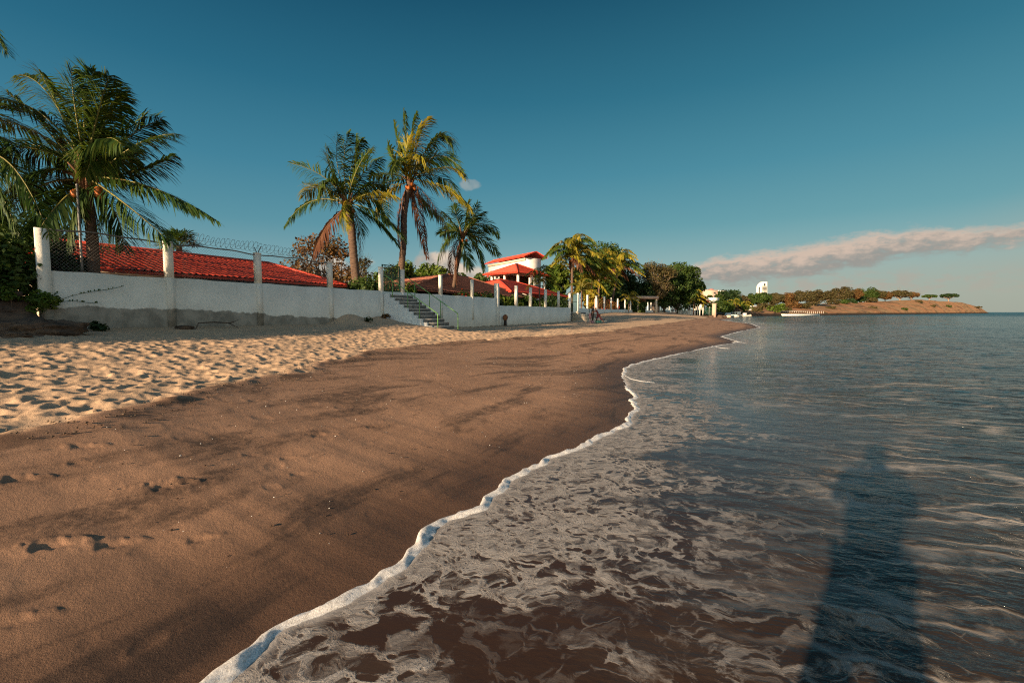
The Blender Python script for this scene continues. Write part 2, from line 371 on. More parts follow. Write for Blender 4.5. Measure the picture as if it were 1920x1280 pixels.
def build_water():
    azs = np.concatenate([np.arange(-46, 50, .14), np.arange(50, 200, 3.0)])
    r = [.6]
    while r[-1] < 9000:
        q = r[-1]; r.append(q + (.0075 * q if q < 14 else .11 if q < 30 else .0045 * q if q < 70 else .02 * q))
    r = np.array(r); A, Rr = np.meshgrid(np.radians(azs), r, indexing='ij')
    X = np.sin(A) * Rr; Y = np.cos(A) * Rr
    p = D0 + nvv.x * X + nvv.y * Y; s = wv.x * X + wv.y * Y; ps = p_shore(s); q = p - ps
    q = np.where(s > 145, 30 + (s - 145), q)
    rot = R(-14); U = X * math.cos(rot) + Y * math.sin(rot); Vv = -X * math.sin(rot) + Y * math.cos(rot)
    Vw = Vv + fbm(X * .3, Y * .3, 3, 5) * .8
    amp = sstep(q, .1, 6)
    z = (.5 * fbm(U * .55, Vw * 2.1, 3, 11) * .030 + fbm(U * .9, Vw * 3.6, 3, 12) * .012) * (.12 + 1.48 * amp)
    big = gnoise(U * .10, Vw * .42, 15) * .045 * sstep(q, 4, 25) + gnoise(U * .05, Vw * .16, 19) * .09 * sstep(Rr, 25, 90)
    fade = np.clip(1.3 - Rr / 900, .15, 1)
    z = z * sstep(q, 0.0, .7) + big * fade
    # thin lapping wavelets that come in obliquely
    z = z + .012 * sstep(q, -.02, .10)
    Z = np.where(q < 0, np.minimum(z, q * .12), z)
    keep = q > -.12
    nA, nR = A.shape; i = np.arange(nA - 1)[:, None]; j = np.arange(nR - 1)[None, :]
    Fq = np.stack([i * nR + j, (i + 1) * nR + j, (i + 1) * nR + j + 1, i * nR + j + 1], -1).reshape(-1, 4)
    kf = keep.ravel()[Fq].all(1); Fq = Fq[kf]
    used = np.zeros(nA * nR, bool); used[Fq.ravel()] = True; idx = np.cumsum(used) - 1
    V = np.stack([X, Y, Z], -1).reshape(-1, 3)[used]
    o = mesh_np('sea_water', V, [idx[Fq]], [M['water']], smooth=True)
    a = o.data.attributes.new('q', 'FLOAT', 'POINT'); a.data.foreach_set('value', q.ravel()[used].astype(np.float32))
    tag(o, kind='structure')
    # rolled edge of foam, real relief, along the whole waterline and a few oblique wavelets
    mb = MB()
    def bead(path, width, hgt, seed):
        n = len(path); prof = [(-.55, -.2), (-.56, .2), (-.45, .6), (-.22, .9), (.08, 1.0), (.4, .86), (.75, .6), (1.15, .36), (1.6, .2), (2.2, .08), (2.9, -.2)]
        V = []; m_ = len(prof)
        for k, (c, nn, w_, h_) in enumerate(path):
            for a_, b_ in prof:
                jx = gnoise(np.array([(c.x + c.y) * 9 + a_ * 1.3]), np.array([seed + c.y * 7 + a_ * 1.6]), 7)[0] * .7
                w2 = w_ * (1 + .45 * jx)
                V.append((c.x + nn.x * a_ * w2, c.y + nn.y * a_ * w2, c.z + h_ * b_ * (1 + .55 * jx)))
        F4 = [[k * m_ + a_, (k + 1) * m_ + a_, (k + 1) * m_ + a_ + 1, k * m_ + a_ + 1] for k in range(n - 1) for a_ in range(m_ - 1)]
        mb.add(V, F4)
    ss_ = [-1.0]
    while ss_[-1] < 110: ss_.append(ss_[-1] + max(.02, .0045 * abs(ss_[-1]) + .0))
    ss_ = np.array(ss_); pp_ = p_shore(ss_); path = []
    lump = .5 + .5 * gnoise(ss_ * 3.1, ss_ * 0, 33); lump2 = .5 + .5 * gnoise(ss_ * 9, ss_ * 0 + 5, 34)
    for k, (s_, p_) in enumerate(zip(ss_, pp_)):
        k0 = max(0, k - 2); k1 = min(len(ss_) - 1, k + 2)
        t = PS(pp_[k1], ss_[k1]) - PS(pp_[k0], ss_[k0]); t.normalize(); nn = Vector((t.y, -t.x, 0))
        sc = (.35 + 1.0 * lump[k] + .35 * lump2[k]); far = float(np.clip(s_ / 22, 0, 1))
        w_ = (.036 * (1 - far) + .045 * far) * sc; gap = 1.0 if s_ < 9 else float(sstep(gnoise(np.array([s_ * .35]), np.array([2.0]), 44), -.55, .05)[0])
        c = PS(p_, s_, 0.0); path.append((c, nn, w_ * 1.15, .026 * sc * gap * (1 - .3 * far) + .001))
    bead(path, 0, 0, 1)
    for pts in ([(1172, 703), (1184, 710), (1203, 714), (1232, 717)], [(1335, 648), (1352, 652), (1372, 653)], [(1368, 640), (1385, 641), (1402, 643)]):
        pl = [Vector((*ground(a, b, .02), .012)) for a, b in pts]; pth = []
        fine = []
        for a, b in zip(pl[:-1], pl[1:]):
            for t in np.linspace(0, 1, 14, endpoint=False): fine.append(a.lerp(b, float(t)))
        for k, c in enumerate(fine[:-1]):
            t = (fine[k + 1] - c).normalized(); e = math.sin(math.pi * (k + .5) / len(fine)); pth.append((c, Vector((t.y, -t.x, 0)), .004 + .0011 * c.y * e ** .7 * .6, .003 + .008 * e))
        bead(pth, 0, 0, 3)
    f = mb.build('sea_foam', M['foam'], smooth=True); tag(f, 'white rolled foam edge where the wash meets the wet sand', 'foam', kind='stuff')

M = {}
# sand
m, t, b = newmat('sand'); M['sand'] = m
geo = t.new('ShaderNodeNewGeometry'); pos = geo.outputs['Position']
dry = t.attr('dry'); band = t.attr('band'); crust = t.attr('crust'); sd = t.attr('shoredist')
grain = t.noise(pos, 150, 4, .8); grain2 = t.noise(pos, 55, 5, .7); pat = t.noise(pos, 1.3, 4)
wetc = t.mix(t.ss(pat, .3, .7), (.41, .238, .150), (.335, .192, .120))
bnoise = t.noise(t.vmul(pos, (1, 1, 1)), 11, 6, .75)
band2 = t.m('MULTIPLY', band, t.ss(bnoise, .30, .62, .25, 1.0))
wetc = t.mix(t.m('MULTIPLY', band2, .85), wetc, (.060, .040, .030))
wetc = t.mix(t.ss(sd, 1.5, .15), wetc, t.mix(band, (.118, .066, .042), (.062, .038, .027)))
grain = t.m('MAXIMUM', grain, t.m('MULTIPLY', t.noise(pos, 48, 5, .85), t.ss(t.m('ADD', t.sep(pos)[1], t.m('ABSOLUTE', t.sep(pos)[0])), 2, 7, .8, 1.06)))
speck = t.ss(grain, .58, .72)
wetc = t.mix(t.m('MULTIPLY', speck, .45), wetc, (.42, .29, .20))
wetc = t.mix(t.m('MULTIPLY', t.ss(grain, .42, .30), .5), wetc, (.05, .032, .024))
dryc = t.mix(t.ss(pat, .3, .7), (.58, .40, .265), (.50, .345, .225))
dryc = t.mix(t.ss(grain2, .62, .8, 0, .5), dryc, (.28, .17, .105))
col = t.mix(dry, wetc, dryc)
col = t.mix(t.m('MULTIPLY', crust, .75), col, (.09, .052, .034))
t.put(b.inputs['Base Color'], col)
t.put(b.inputs['Roughness'], t.m('ADD', t.ss(sd, .05, 1.6, .50, .80), t.m('MULTIPLY', dry, .15)))
b.inputs['Specular IOR Level'].default_value = .22
bn = t.new('ShaderNodeBump'); bn.inputs['Distance'].default_value = .012; bn.inputs['Strength'].default_value = .9
t.put(bn.inputs['Height'], t.m('ADD', t.m('MULTIPLY', t.noise(pos, 45, 6, .75), .7), t.m('MULTIPLY', t.noise(pos, 200, 3, .7), .35)))
t.l.new(bn.outputs[0], b.inputs['Normal'])
# sea
m, t, b = newmat('water'); M['water'] = m
geo = t.new('ShaderNodeNewGeometry'); pos = geo.outputs['Position']; q = t.attr('q'); xyz = t.sep(pos)
a_ = R(-14)
U = t.m('ADD', t.m('MULTIPLY', xyz[0], math.cos(a_)), t.m('MULTIPLY', xyz[1], math.sin(a_)))
V_ = t.m('ADD', t.m('MULTIPLY', xyz[0], -math.sin(a_)), t.m('MULTIPLY', xyz[1], math.cos(a_)))
far = t.ss(q, 1.0, 9.0)
wr1 = t.m('SUBTRACT', t.noise(pos, 1.7, 3), .5); wr2 = t.m('SUBTRACT', t.noise(t.vmul(pos, (1, 1, 7)), 5.2, 3), .5)
Uf = t.m('ADD', U, t.m('MULTIPLY', wr1, .55)); Vf = t.m('ADD', V_, t.m('MULTIPLY', wr2, .16))
Vf = t.m('ADD', Vf, t.m('MULTIPLY', wr1, .3))
stretch = t.m('MULTIPLY_ADD', far, -.62, 1.0)
fv = t.comb(t.m('MULTIPLY', Uf, stretch), t.m('MULTIPLY', Vf, t.m('MULTIPLY_ADD', far, .7, 1.25)), 0.0)
def vor(scale, feat='DISTANCE_TO_EDGE', vec=fv):
    n = t.new('ShaderNodeTexVoronoi', feature=feat); n.inputs['Scale'].default_value = scale; t.l.new(vec, n.inputs['Vector']); return n.outputs['Distance']
big = t.noise(t.comb(t.m('MULTIPLY', Uf, .5), Vf, 3.0), 1.5, 4, .6)
cover = t.m('MULTIPLY', t.ss(q, 7.5, .25), 1.0)
n_f = t.noise(fv, 22, 4, .7); n_s = t.noise(fv, 7, 5, .65); n_h = t.noise(fv, 3.1, 4, .6)
fine = t.noise(fv, 3.4, 9, .72, .35); tiny = t.noise(fv, 60, 4, .8); midn = t.noise(fv, 9.0, 6, .7, .2)
jit = t.m('ADD', t.m('MULTIPLY', t.m('SUBTRACT', n_f, .5), .30), t.m('MULTIPLY', t.m('SUBTRACT', midn, .5), .55))
low = t.m('SUBTRACT', big, .5)
hA = t.m('ADD', vor(6.4, 'F1'), jit); hB = t.m('ADD', vor(15.0, 'F1'), jit); hC = t.m('ADD', vor(34.0, 'F1'), t.m('MULTIPLY', jit, .8))
rA = t.m('ADD', t.ss(q, .05, 2.0, .27, .64), t.m('MULTIPLY', low, -1.5))
rB = t.m('ADD', t.ss(q, .05, 1.6, .26, .40), t.m('MULTIPLY', t.m('SUBTRACT', fine, .5), -.9))
mA = t.ss(t.m('SUBTRACT', hA, rA), -.03, .07); mB = t.ss(t.m('SUBTRACT', hB, rB), -.05, .08); mC = t.ss(t.m('SUBTRACT', hC, .24), -.08, .08, .45, 1.0)
sheet = t.m('MULTIPLY', t.m('MULTIPLY', mA, mB), mC)
thr = t.m('ADD', t.ss(q, .0, 3.6, .47, .585), t.m('MULTIPLY', low, -.34))
wisp = t.m('ADD', t.m('SUBTRACT', fine, thr), t.m('MULTIPLY', t.m('SUBTRACT', tiny, .5), .08))
wispm = t.m('MULTIPLY', t.ss(wisp, -.01, .07), t.m('MULTIPLY_ADD', mB, .6, .4))
nearq = t.ss(q, 2.8, 1.0)
e1 = t.m('ADD', vor(5.6), t.m('MULTIPLY', t.m('SUBTRACT', n_f, .5), .16))
thin = t.m('MULTIPLY', t.m('MULTIPLY', t.ss(e1, .05, -.01), t.ss(n_s, .46, .62)), t.ss(q, .4, 1.4))
lace = t.m('MAXIMUM', t.m('MULTIPLY', sheet, nearq), t.m('MULTIPLY', wispm, t.m('MULTIPLY_ADD', nearq, -.35, .9)))
lace = t.m('MULTIPLY', lace, t.m('MULTIPLY', t.ss(midn, .32, .64, .45, 1.0), t.ss(tiny, .3, .6, .65, 1.0)))
lace = t.m('MULTIPLY', lace, t.ss(t.m('ADD', big, t.m('MULTIPLY', t.m('SUBTRACT', midn, .5), .25)), t.ss(q, .1, 1.2, .22, .40), t.ss(q, .1, 1.2, .40, .58), .16, 1.0))
lace = t.m('MAXIMUM', lace, t.m('MULTIPLY', thin, .32))
# second, streaky lines further out
st = t.comb(t.m('MULTIPLY', Uf, .35), t.m('MULTIPLY', Vf, 1.7), 7.0)
sl = t.m('ADD', vor(1.6, vec=st), t.m('MULTIPLY', t.m('SUBTRACT', n_s, .5), .22))
streak = t.m('MULTIPLY', t.m('MULTIPLY', t.ss(sl, .085, -.02), t.ss(big, .38, .62)), t.m('MULTIPLY', t.ss(q, 1.2, 3.0), t.ss(q, 16, 5)))
lace = t.m('MULTIPLY', lace, t.m('MULTIPLY', t.ss(q, 5.5, 1.2, .04, .95), 1.0))
edgef = t.m('MULTIPLY', t.ss(t.m('ADD', q, t.m('MULTIPLY', t.m('SUBTRACT', n_s, .5), .16)), .17, .03), .9)
foam = t.m('MAXIMUM', t.m('MAXIMUM', lace, t.m('MULTIPLY', streak, .65)), edgef, clamp=True)
body = t.mix(t.ss(q, .5, 4.5), (.050, .027, .017), (.017, .020, .019))
body = t.mix(t.ss(q, 5, 26), body, (.012, .040, .048))
body = t.mix(t.ss(q, 40, 400), body, (.010, .065, .085))
silt = t.noise(t.comb(t.m('MULTIPLY', U, .5), V_, 1.0), 2.2, 5, .7)
body = t.mix(t.m('MULTIPLY', t.ss(silt, .45, .7), t.ss(q, 9, 2, 0, .5)), body, (.07, .048, .035))
t.put(b.inputs['Base Color'], t.mix(foam, body, (.46, .425, .395)))
t.put(b.inputs['Roughness'], t.m('MAXIMUM', t.m('MULTIPLY', foam, .75), t.ss(q, 4, 200, .09, .30)))
b.inputs['IOR'].default_value = 1.33; b.inputs['Specular IOR Level'].default_value = .5
rip = t.noise(t.comb(t.m('MULTIPLY', U, .42), V_, 2.0), 9, 5, .62); rip2 = t.noise(t.comb(t.m('MULTIPLY', U, .45), V_, 5.0), 2.4, 4, .6)
rip3 = t.noise(t.comb(t.m('MULTIPLY', U, .3), V_, 9.0), .45, 4, .6)
hgt = t.m('ADD', t.m('MULTIPLY', rip, .030), t.m('MULTIPLY', rip2, t.ss(q, .5, 8, .03, .20)))
hgt = t.m('ADD', hgt, t.m('MULTIPLY', rip3, t.ss(q, 5, 40, 0.0, .6)))
hgt = t.m('MULTIPLY', t.m('MULTIPLY', hgt, t.ss(q, .2, 5.0, .07, 1.0)), t.m('MULTIPLY_ADD', foam, -.75, 1.0))
hgt = t.m('ADD', hgt, t.m('MULTIPLY', foam, .006))
hgt = t.m('ADD', hgt, t.m('MULTIPLY', t.m('MULTIPLY', n_f, foam), .003))
bn = t.new('ShaderNodeBump'); bn.inputs['Distance'].default_value = 1.0; bn.inputs['Strength'].default_value = 1.0
t.put(bn.inputs['Height'], hgt); t.l.new(bn.outputs[0], b.inputs['Normal'])
m, t, b = newmat('foam'); M['foam'] = m
geo = t.new('ShaderNodeNewGeometry'); pos = geo.outputs['Position']
t.put(b.inputs['Base Color'], t.mix(t.ss(t.noise(pos, 60, 4, .7), .3, .6), (.58, .55, .52), (.84, .82, .80)))
b.inputs['Roughness'].default_value = .45; b.inputs['Subsurface Weight'].default_value = .8; b.inputs['Subsurface Radius'].default_value = (.03, .03, .03); b.inputs['Subsurface Scale'].default_value = 1.0
bn = t.new('ShaderNodeBump'); bn.inputs['Distance'].default_value = .006; t.put(bn.inputs['Height'], t.noise(pos, 120, 4, .7)); t.l.new(bn.outputs[0], b.inputs['Normal'])
build_sand(); build_water()
# ------------------------------------------------------------------ shared surface materials
def plaster(name, base, band=False):
    m, t, b = newmat(name); geo = t.new('ShaderNodeNewGeometry'); pos = geo.outputs['Position']; x = t.sep(pos)
    n = t.noise(pos, 1.1, 5, .6); st = t.noise(t.vmul(pos, (3.5, 3.5, .45)), 1.6, 5, .65); gr = t.noise(pos, 16, 5, .7)
    c = t.mix(t.ss(n, .35, .7), base, tuple(v * .86 for v in base))
    c = t.mix(t.ss(st, .56, .76, 0, .28), c, (.36, .31, .24))
    c = t.mix(t.ss(gr, .62, .76, 0, .5), c, (.33, .29, .23))
    if band:
        s_ = t.m('ADD', t.m('MULTIPLY', x[0], wv.x), t.m('MULTIPLY', x[1], wv.y))
        lim = t.curve(s_, [(0, 1.62), (8, 1.60), (12, 1.38), (15, 1.22), (18, 1.15), (22, .62), (36, .5), (60, .5)], 0, 60, 0, 2)
        k = t.m('ADD', t.m('SUBTRACT', lim, x[2]), t.m('MULTIPLY', t.m('SUBTRACT', t.noise(t.vmul(pos, (1, 1, .6)), 2.2, 5, .6), .5), .34))
        c = t.mix(t.ss(k, -.02, .03), c, t.mix(t.ss(t.noise(pos, 3, 5), .35, .65), (.37, .335, .28), (.23, .21, .175)))
        c = t.mix(t.m('MULTIPLY', t.ss(k, -.35, .05), t.ss(gr, .5, .7, 0, .5)), c, (.38, .33, .26))
    t.put(b.inputs['Base Color'], c); b.inputs['Roughness'].default_value = .85; b.inputs['Specular IOR Level'].default_value = .2
    bn = t.new('ShaderNodeBump'); bn.inputs['Distance'].default_value = .01; t.put(bn.inputs['Height'], t.m('ADD', t.m('MULTIPLY', n, 1.5), gr)); t.l.new(bn.outputs[0], b.inputs['Normal'])
    return m
M['wallpaint'] = plaster('white wall paint', (.86, .825, .73), True)
M['white'] = plaster('white plaster', (.83, .80, .73))
M['cream'] = plaster('cream plaster', (.66, .55, .42))
M['pinkish'] = plaster('pale pink plaster', (.58, .42, .33))
M['concrete'] = mat('weathered concrete', (.27, .26, .24), (.17, .165, .15), 3, .9, .008, 30, col3=(.10, .095, .085))
M['redtile'] = mat('red roof tile', (.70, .080, .038), (.40, .040, .024), 9.0, .62, .004, 60, .35, col3=(.20, .03, .02), scale3=5.0)
M['browntile'] = mat('old brown roof tile', (.30, .115, .075), (.20, .08, .055), 2.5, .85, .004, 60, .2, col3=(.10, .05, .04), scale3=6)
M['darkwood'] = mat('dark timber', (.05, .03, .02), (.03, .02, .015), 4, .7)
M['green'] = mat('green metal paint', (.10, .26, .06), (.16, .36, .10), 5, .45, .001, 60, .5)
M['dgreen'] = mat('dark green metal paint', (.010, .075, .035), (.006, .045, .022), 4, .5, 0, 1, .5)
M['galv'] = mat('galvanised steel', (.23, .23, .22), (.12, .11, .10), 12, .5, .001, 80, .5, metal=.4)
M['rust'] = mat('rusty steel', (.16, .06, .03), (.30, .12, .05), 9, .8, .002, 70)
M['glass'] = mat('dark window glass', (.02, .03, .035), None, rough=.08, spec=.6)
M['frame'] = mat('white window frame', (.7, .7, .68), None, rough=.5)
M['rock'] = mat('brown masonry rubble', (.15, .10, .07), (.085, .062, .048), 3, .95, .05, 7, .15, col3=(.040, .032, .026), scale3=4)
M['trunk'] = mat('palm bark', (.15, .10, .072), (.085, .055, .042), 6, .9, .015, 26, .15, stretch=(1, 1, 3.5))
M['bark'] = mat('tree bark', (.15, .11, .08), (.08, .06, .045), 5, .9, .012, 30, .15)
M['paleb'] = mat('pale tree bark', (.34, .26, .20), (.20, .15, .12), 5, .9, .012, 30, .15)
M['black'] = mat('black cloth', (.012, .011, .013), (.02, .018, .02), 8, .85)
M['skin'] = mat('brown skin', (.20, .10, .065), None, rough=.55)
M['hair'] = mat('dark hair', (.012, .009, .008), None, rough=.6)

# ------------------------------------------------------------------ beach wall
WT, PT = 2.53, 3.60
wall = empty('beach_wall', PS(-.12, 5.2, 1.0), 'long near white rendered beach wall with square pillars and a grey concrete foot', 'wall')
mb = MB()
# wavy, slightly uneven panels between the pillars
def wallrun(mb, s0, s1, top, p0=-.06, p1=0.0, bot=-.3, seed=0):
    n = max(2, int((s1 - s0) / .4)); V = []
    for k in range(n + 1):
        s_ = s0 + (s1 - s0) * k / n; w_ = .012 * math.sin(s_ * 2.3 + seed) + .008 * math.sin(s_ * 5.1)
        for p_, z_ in ((p0, bot), (p1 + .4 * w_, bot), (p1 + w_, top + w_), (p0, top + w_)):
            q_ = PS(p_, s_, z_); V.append(tuple(q_))
    F4 = [[k * 4 + a, k * 4 + (a + 1) % 4, (k + 1) * 4 + (a + 1) % 4, (k + 1) * 4 + a] for k in range(n) for a in range(4)]
    F4 += [[3, 2, 1, 0], [n * 4, n * 4 + 1, n * 4 + 2, n * 4 + 3]]
    mb.add(V, [f[::-1] for f in F4])
wallrun(mb, 5.42, 30.2, WT)
mb.build('wall_panel', M['wallpaint'], wall)
for i, (s_, hw, z1) in enumerate([(5.39, .125, 3.56), (8.23, .115, PT), (11.15, .115, PT), (14.47, .115, PT), (17.68, .115, 3.68), (19.32, .115, 3.70), (22.86, .115, 3.66), (26.6, .115, 3.62), (30.35, .17, 3.62)]):
    q = MB()
    if i in (0, 8): q.wbox(-.24 if i else -.035, .035, s_ - hw, s_ + hw, -.3, z1)
    else:
        q.wbox(-.125, .03, s_ - hw, s_ + hw, 1.0, WT + .004); q.wbox(-.118, .018, s_ - hw + .008, s_ + hw - .008, WT + .004, z1)
        q.wbox(-.125, .03, s_ - hw, s_ + hw, z1, z1 + .03)
    q.build('pillar', M['wallpaint'], wall)
# chain link fence with razor wire
fence = empty('chain_link_fence', PS(-.1, 5.5, WT), 'rusty chain link fence topped with razor wire in front of the long red roof', 'fence')
q = MB(); pts = []
for k in range(60):
    s_ = 5.5 + (14.5 - 5.5) * k / 59; pts.append(PS(-.05, s_, 3.585 + .025 * math.sin(s_ * 2.1) - .012 * math.sin(s_ * 4.7)))
q.tube(pts, .022, 7); q.build('top_rail', M['galv'], fence, True)
q = MB(); a0, a1, z0, z1 = 5.5, 14.4, WT + .01, 3.56; hgt = z1 - z0; st = .085
k = -int(hgt / st) - 1
while a0 + k * st < a1:
    for sg in (1, -1):
        sa = a0 + k * st if sg == 1 else a0 + k * st + hgt; sb = sa + sg * hgt; za, zb = z0, z1
        lo, hi = sorted((sa, sb)); 
        if hi <= a0 or lo >= a1: continue
        def zz(s_): return za + (s_ - sa) / (sb - sa) * (zb - za)
        ca, cb = min(max(sa, a0), a1), min(max(sb, a0), a1)
        A = PS(-.05, ca, zz(ca)); B = PS(-.05 + .004 * sg, cb, zz(cb)); q.tube([A, B], .0028, 3, False)
    k += 1
q.build('wire_mesh', M['galv'], fence)
q = MB(); pts = []; n = 0
s_ = 8.7
loops = []
while s_ < 14.3:
    loops.append(s_); s_ += .17
pts = []
for i_ in range(len(loops) * 14):
    ss__ = 8.7 + i_ * .17 / 14; an = 2 * math.pi * i_ / 14; r_ = .165 + .018 * math.sin(ss__ * 7)
    pts.append(PS(-.1 + r_ * math.cos(an), ss__ + .05 * math.sin(an), 3.83 + .02 * math.sin(ss__ * 3) + r_ * math.sin(an)))
q.tube(pts, .0045, 4, False)
for i_ in range(0, len(pts), 2):
    p_ = pts[i_]; d_ = Vector((rng.normal(), rng.normal(), rng.normal())).normalized() * .032; e_ = Vector((d_.y, -d_.x, .3)).normalized() * .010
    q.quad(p_ - d_, p_ - e_, p_ + d_, p_ + e_)
q.tube([PS(-.1, 8.7 + k * .4, 3.80 + .01 * (k % 2)) for k in range(15)], .003, 4, False)
q.build('razor_wire', M['galv'], fence)
for s_ in (11.2,):
    q = MB(); q.tube([PS(-.09, s_, 3.6), PS(-.27, s_, 3.85)], .014, 6); q.tube([PS(-.09, s_, 3.6), PS(.09, s_, 3.85)], .014, 6); q.build('bracket', M['galv'], fence)
q = MB(); q.tube([PS(-.35, 6.28, 1.2), PS(-.35, 6.28, 4.85)], .028, 8); q.ball(tuple(PS(-.35, 6.28, 4.86)), .034)
tag(q.build('metal_pole', M['galv'], None, True), 'thin grey metal pole standing in front of the trunk of the big near coconut palm', 'pole')
# gate 1
def gate(nm, s0, s1, z0, z1, label, nb):
    g_ = empty(nm, PS(-.1, s0, z0), label, 'gate')
    q = MB(); e = .03
    q.wbox(-.12, -.08, s0, s0 + e, z0, z1); q.wbox(-.12, -.08, s1 - e, s1, z0, z1)
    q.wbox(-.12, -.08, s0 + e, s1 - e, z0, z0 + e); q.wbox(-.12, -.08, s0 + e, s1 - e, z1 - e, z1); q.build('frame', M['dgreen'], g_)
    q = MB()
    for k in range(nb):
        s_ = s0 + e + (s1 - s0 - 2 * e) * (k + .5) / nb; q.wbox(-.108, -.092, s_ - .012, s_ + .012, z0 + e, z1 - e)
    q.build('bars', M['dgreen'], g_)
    q = MB(); q.wbox(-.075, -.06, s0 + .05, s1 - .05, z0 + (z1 - z0) * .52, z0 + (z1 - z0) * .52 + .05); q.build('cross_bar', M['dgreen'], g_); return g_
gate('metal_gate', 17.82, 19.18, WT + .01, 3.86, 'dark green barred metal gate at the head of the grey beach steps', 13)
gate('metal_gate', 48.25, 50.7, 1.62, 3.55, 'far green barred gate between white posts above the short flight near the couple', 14)

# steps 1
NS = 11; s0, s1 = 17.76, 19.72; top = 2.37; rise = .172; run = .28
stairs = empty('beach_stairs', PS(1.4, 18.7, .4), 'grey concrete steps with white stepped side and green handrails below the near gate', 'stairs')
q = MB()
for k in range(NS):
    zt = top - k * rise; q.wbox(.04, .04 + run * (k + 1), s0 + .14, s1, zt - rise + .001 if k < NS - 1 else -.2, zt)
q.build('steps', M['concrete'], stairs)
q = MB(); outl = []
for k in range(NS):
    zt = top - k * rise + .02; outl += [(.04 if k == 0 else .055 + run * k, zt), (.055 + run * (k + 1), zt)]
    q.add([tuple(PS(pp_, ss_, zz_)) for ss_ in (s0, s0 + .138) for pp_, zz_ in ((.04 if k == 0 else .055 + run * k, -.2), (.055 + run * (k + 1), -.2), (.055 + run * (k + 1), zt), (.04 if k == 0 else .055 + run * k, zt))], [[0, 1, 2, 3], [7, 6, 5, 4], [3, 2, 6, 7], [1, 5, 6, 2]])
q.build('side_wall', M['white'], stairs)
q = MB()
for k in range(NS):   # white strips along the tread edges, sunlight put into the colour
    zt = top - k * rise; q.wbox(.045 + run * (k + 1) - .035, .05 + run * (k + 1), s0 + .142, s1 - .002, zt - .022, zt + .006)
q.build('lit_edge', M['white'], stairs)
q = MB(); q.wbox(3.12, 3.5, s0 - .02, s1 + .02, .2, .50); q.build('foot_slab', M['white'], stairs)
for s_ in (s0 + .10, s1 - .08):
    h = MB(); zr = lambda p_: top + .92 - max(0, (p_ - .1)) / run * rise
    pts = [PS(-.02, s_, top + .98)] + [PS(p_, s_, zr(p_)) for p_ in np.linspace(.1, 3.12, 8)]
    h.tube(pts, .021, 8); h.tube([PS(3.12, s_, zr(3.12)), PS(3.14, s_, zr(3.12) - .08), PS(3.14, s_, .45)], .021, 8)
    for p_ in (.5, 1.42, 2.1): h.tube([PS(p_, s_, zr(p_)), PS(p_, s_, top - rise * (int((p_ - .04) / run)) - .02)], .019, 8)
    h.build('handrail', M['green'], stairs, True)
# lower wall + far posts
wall2 = empty('low_beach_wall', PS(-.12, 30.5, .4), 'lower pale wall stretch with five white posts in front of the red pavilion roofs', 'wall')
q = MB(); wallrun(q, 30.53, 48.1, 1.99, seed=1); q.build('wall_panel', M['wallpaint'], wall2)
for s_ in (33.8, 36.8, 40.5, 44.2, 47.95):
    q = MB(); q.wbox(-.19, .02, s_ - .11, s_ + .11, 1.99 if s_ < 47 else -.2, PT); q.wbox(-.2, .03, s_ - .12, s_ + .12, PT, PT + .04); q.build('post', M['white'], wall2)
wall3 = empty('post_fence', PS(-.12, 51, .6), 'long row of white posts on a low pale wall behind the dune and the couple', 'fence')
q = MB(); wallrun(q, 50.85, 112.0, 1.92, seed=2, bot=0); q.build('base_wall', M['wallpaint'], wall3)
for s_ in (51, 55, 59.3, 63.7, 67.9, 72.6, 78.4, 83.4, 88, 93, 98, 103.6, 108.6):
    q = MB(); hw = .12; q.wbox(-.18, .022, s_ - hw, s_ + hw, 1.0 if s_ > 52 else .2, 3.66 + .05 * math.sin(s_)); q.build('post', M['white'], wall3)
q = MB()
for k in range(12):
    s_ = [51, 55, 59.3, 63.7, 67.9, 72.6, 78.4, 83.4, 88, 93, 98, 103.6, 108.6]
    for z_ in (2.2, 2.5, 2.8, 3.1, 3.4): q.tube([PS(-.08, s_[k] + .12, z_), PS(-.08, s_[k + 1] - .12, z_)], .008, 3, False)
q.build('wires', M['galv'], wall3)
q = MB(); q.wbox(-.75, -.35, 60.9, 61.5, .9, 3.2); q.wbox(-.8, -.3, 60.85, 61.55, 3.2, 3.28); tag(q.build('gate_pillar', M['pinkish']), 'short thick pinkish pillar standing behind the row of white posts', 'pillar')
# steps 2
st2 = empty('beach_stairs', PS(2, 49.4, .3), 'short pale flight of steps below the far green gate, beside the standing couple', 'stairs')
q = MB()
for k, (pa, z_) in enumerate([(1.0, 1.52), (1.75, 1.30), (2.5, 1.06), (3.2, .86), (3.9, .62)]): q.wbox(.03, pa, 48.3, 48.6, z_ - .3 if k < 4 else -.2, z_); 
q.build('side_wall', M['cream'], st2)
q = MB()
for k, (pa, z_) in enumerate([(1.0, 1.50), (1.75, 1.28), (2.5, 1.04), (3.2, .84), (3.9, .60)]): q.wbox(.03, pa - .02, 48.605, 50.6, z_ - .3 if k < 4 else -.2, z_ - .02)
q.build('steps', M['concrete'], st2)
q = MB(); q.wbox(-1.4, .02, 48.12, 50.83, -.2, 1.53); q.build('landing', M['concrete'], st2)
q = MB(); q.tube([PS(.1, 50.6, 2.3), PS(1.0, 50.6, 2.2), PS(1.4, 50.6, 2.2), PS(1.4, 50.6, 1.4)], .03, 6); q.build('handrail', M['dgreen'], st2)
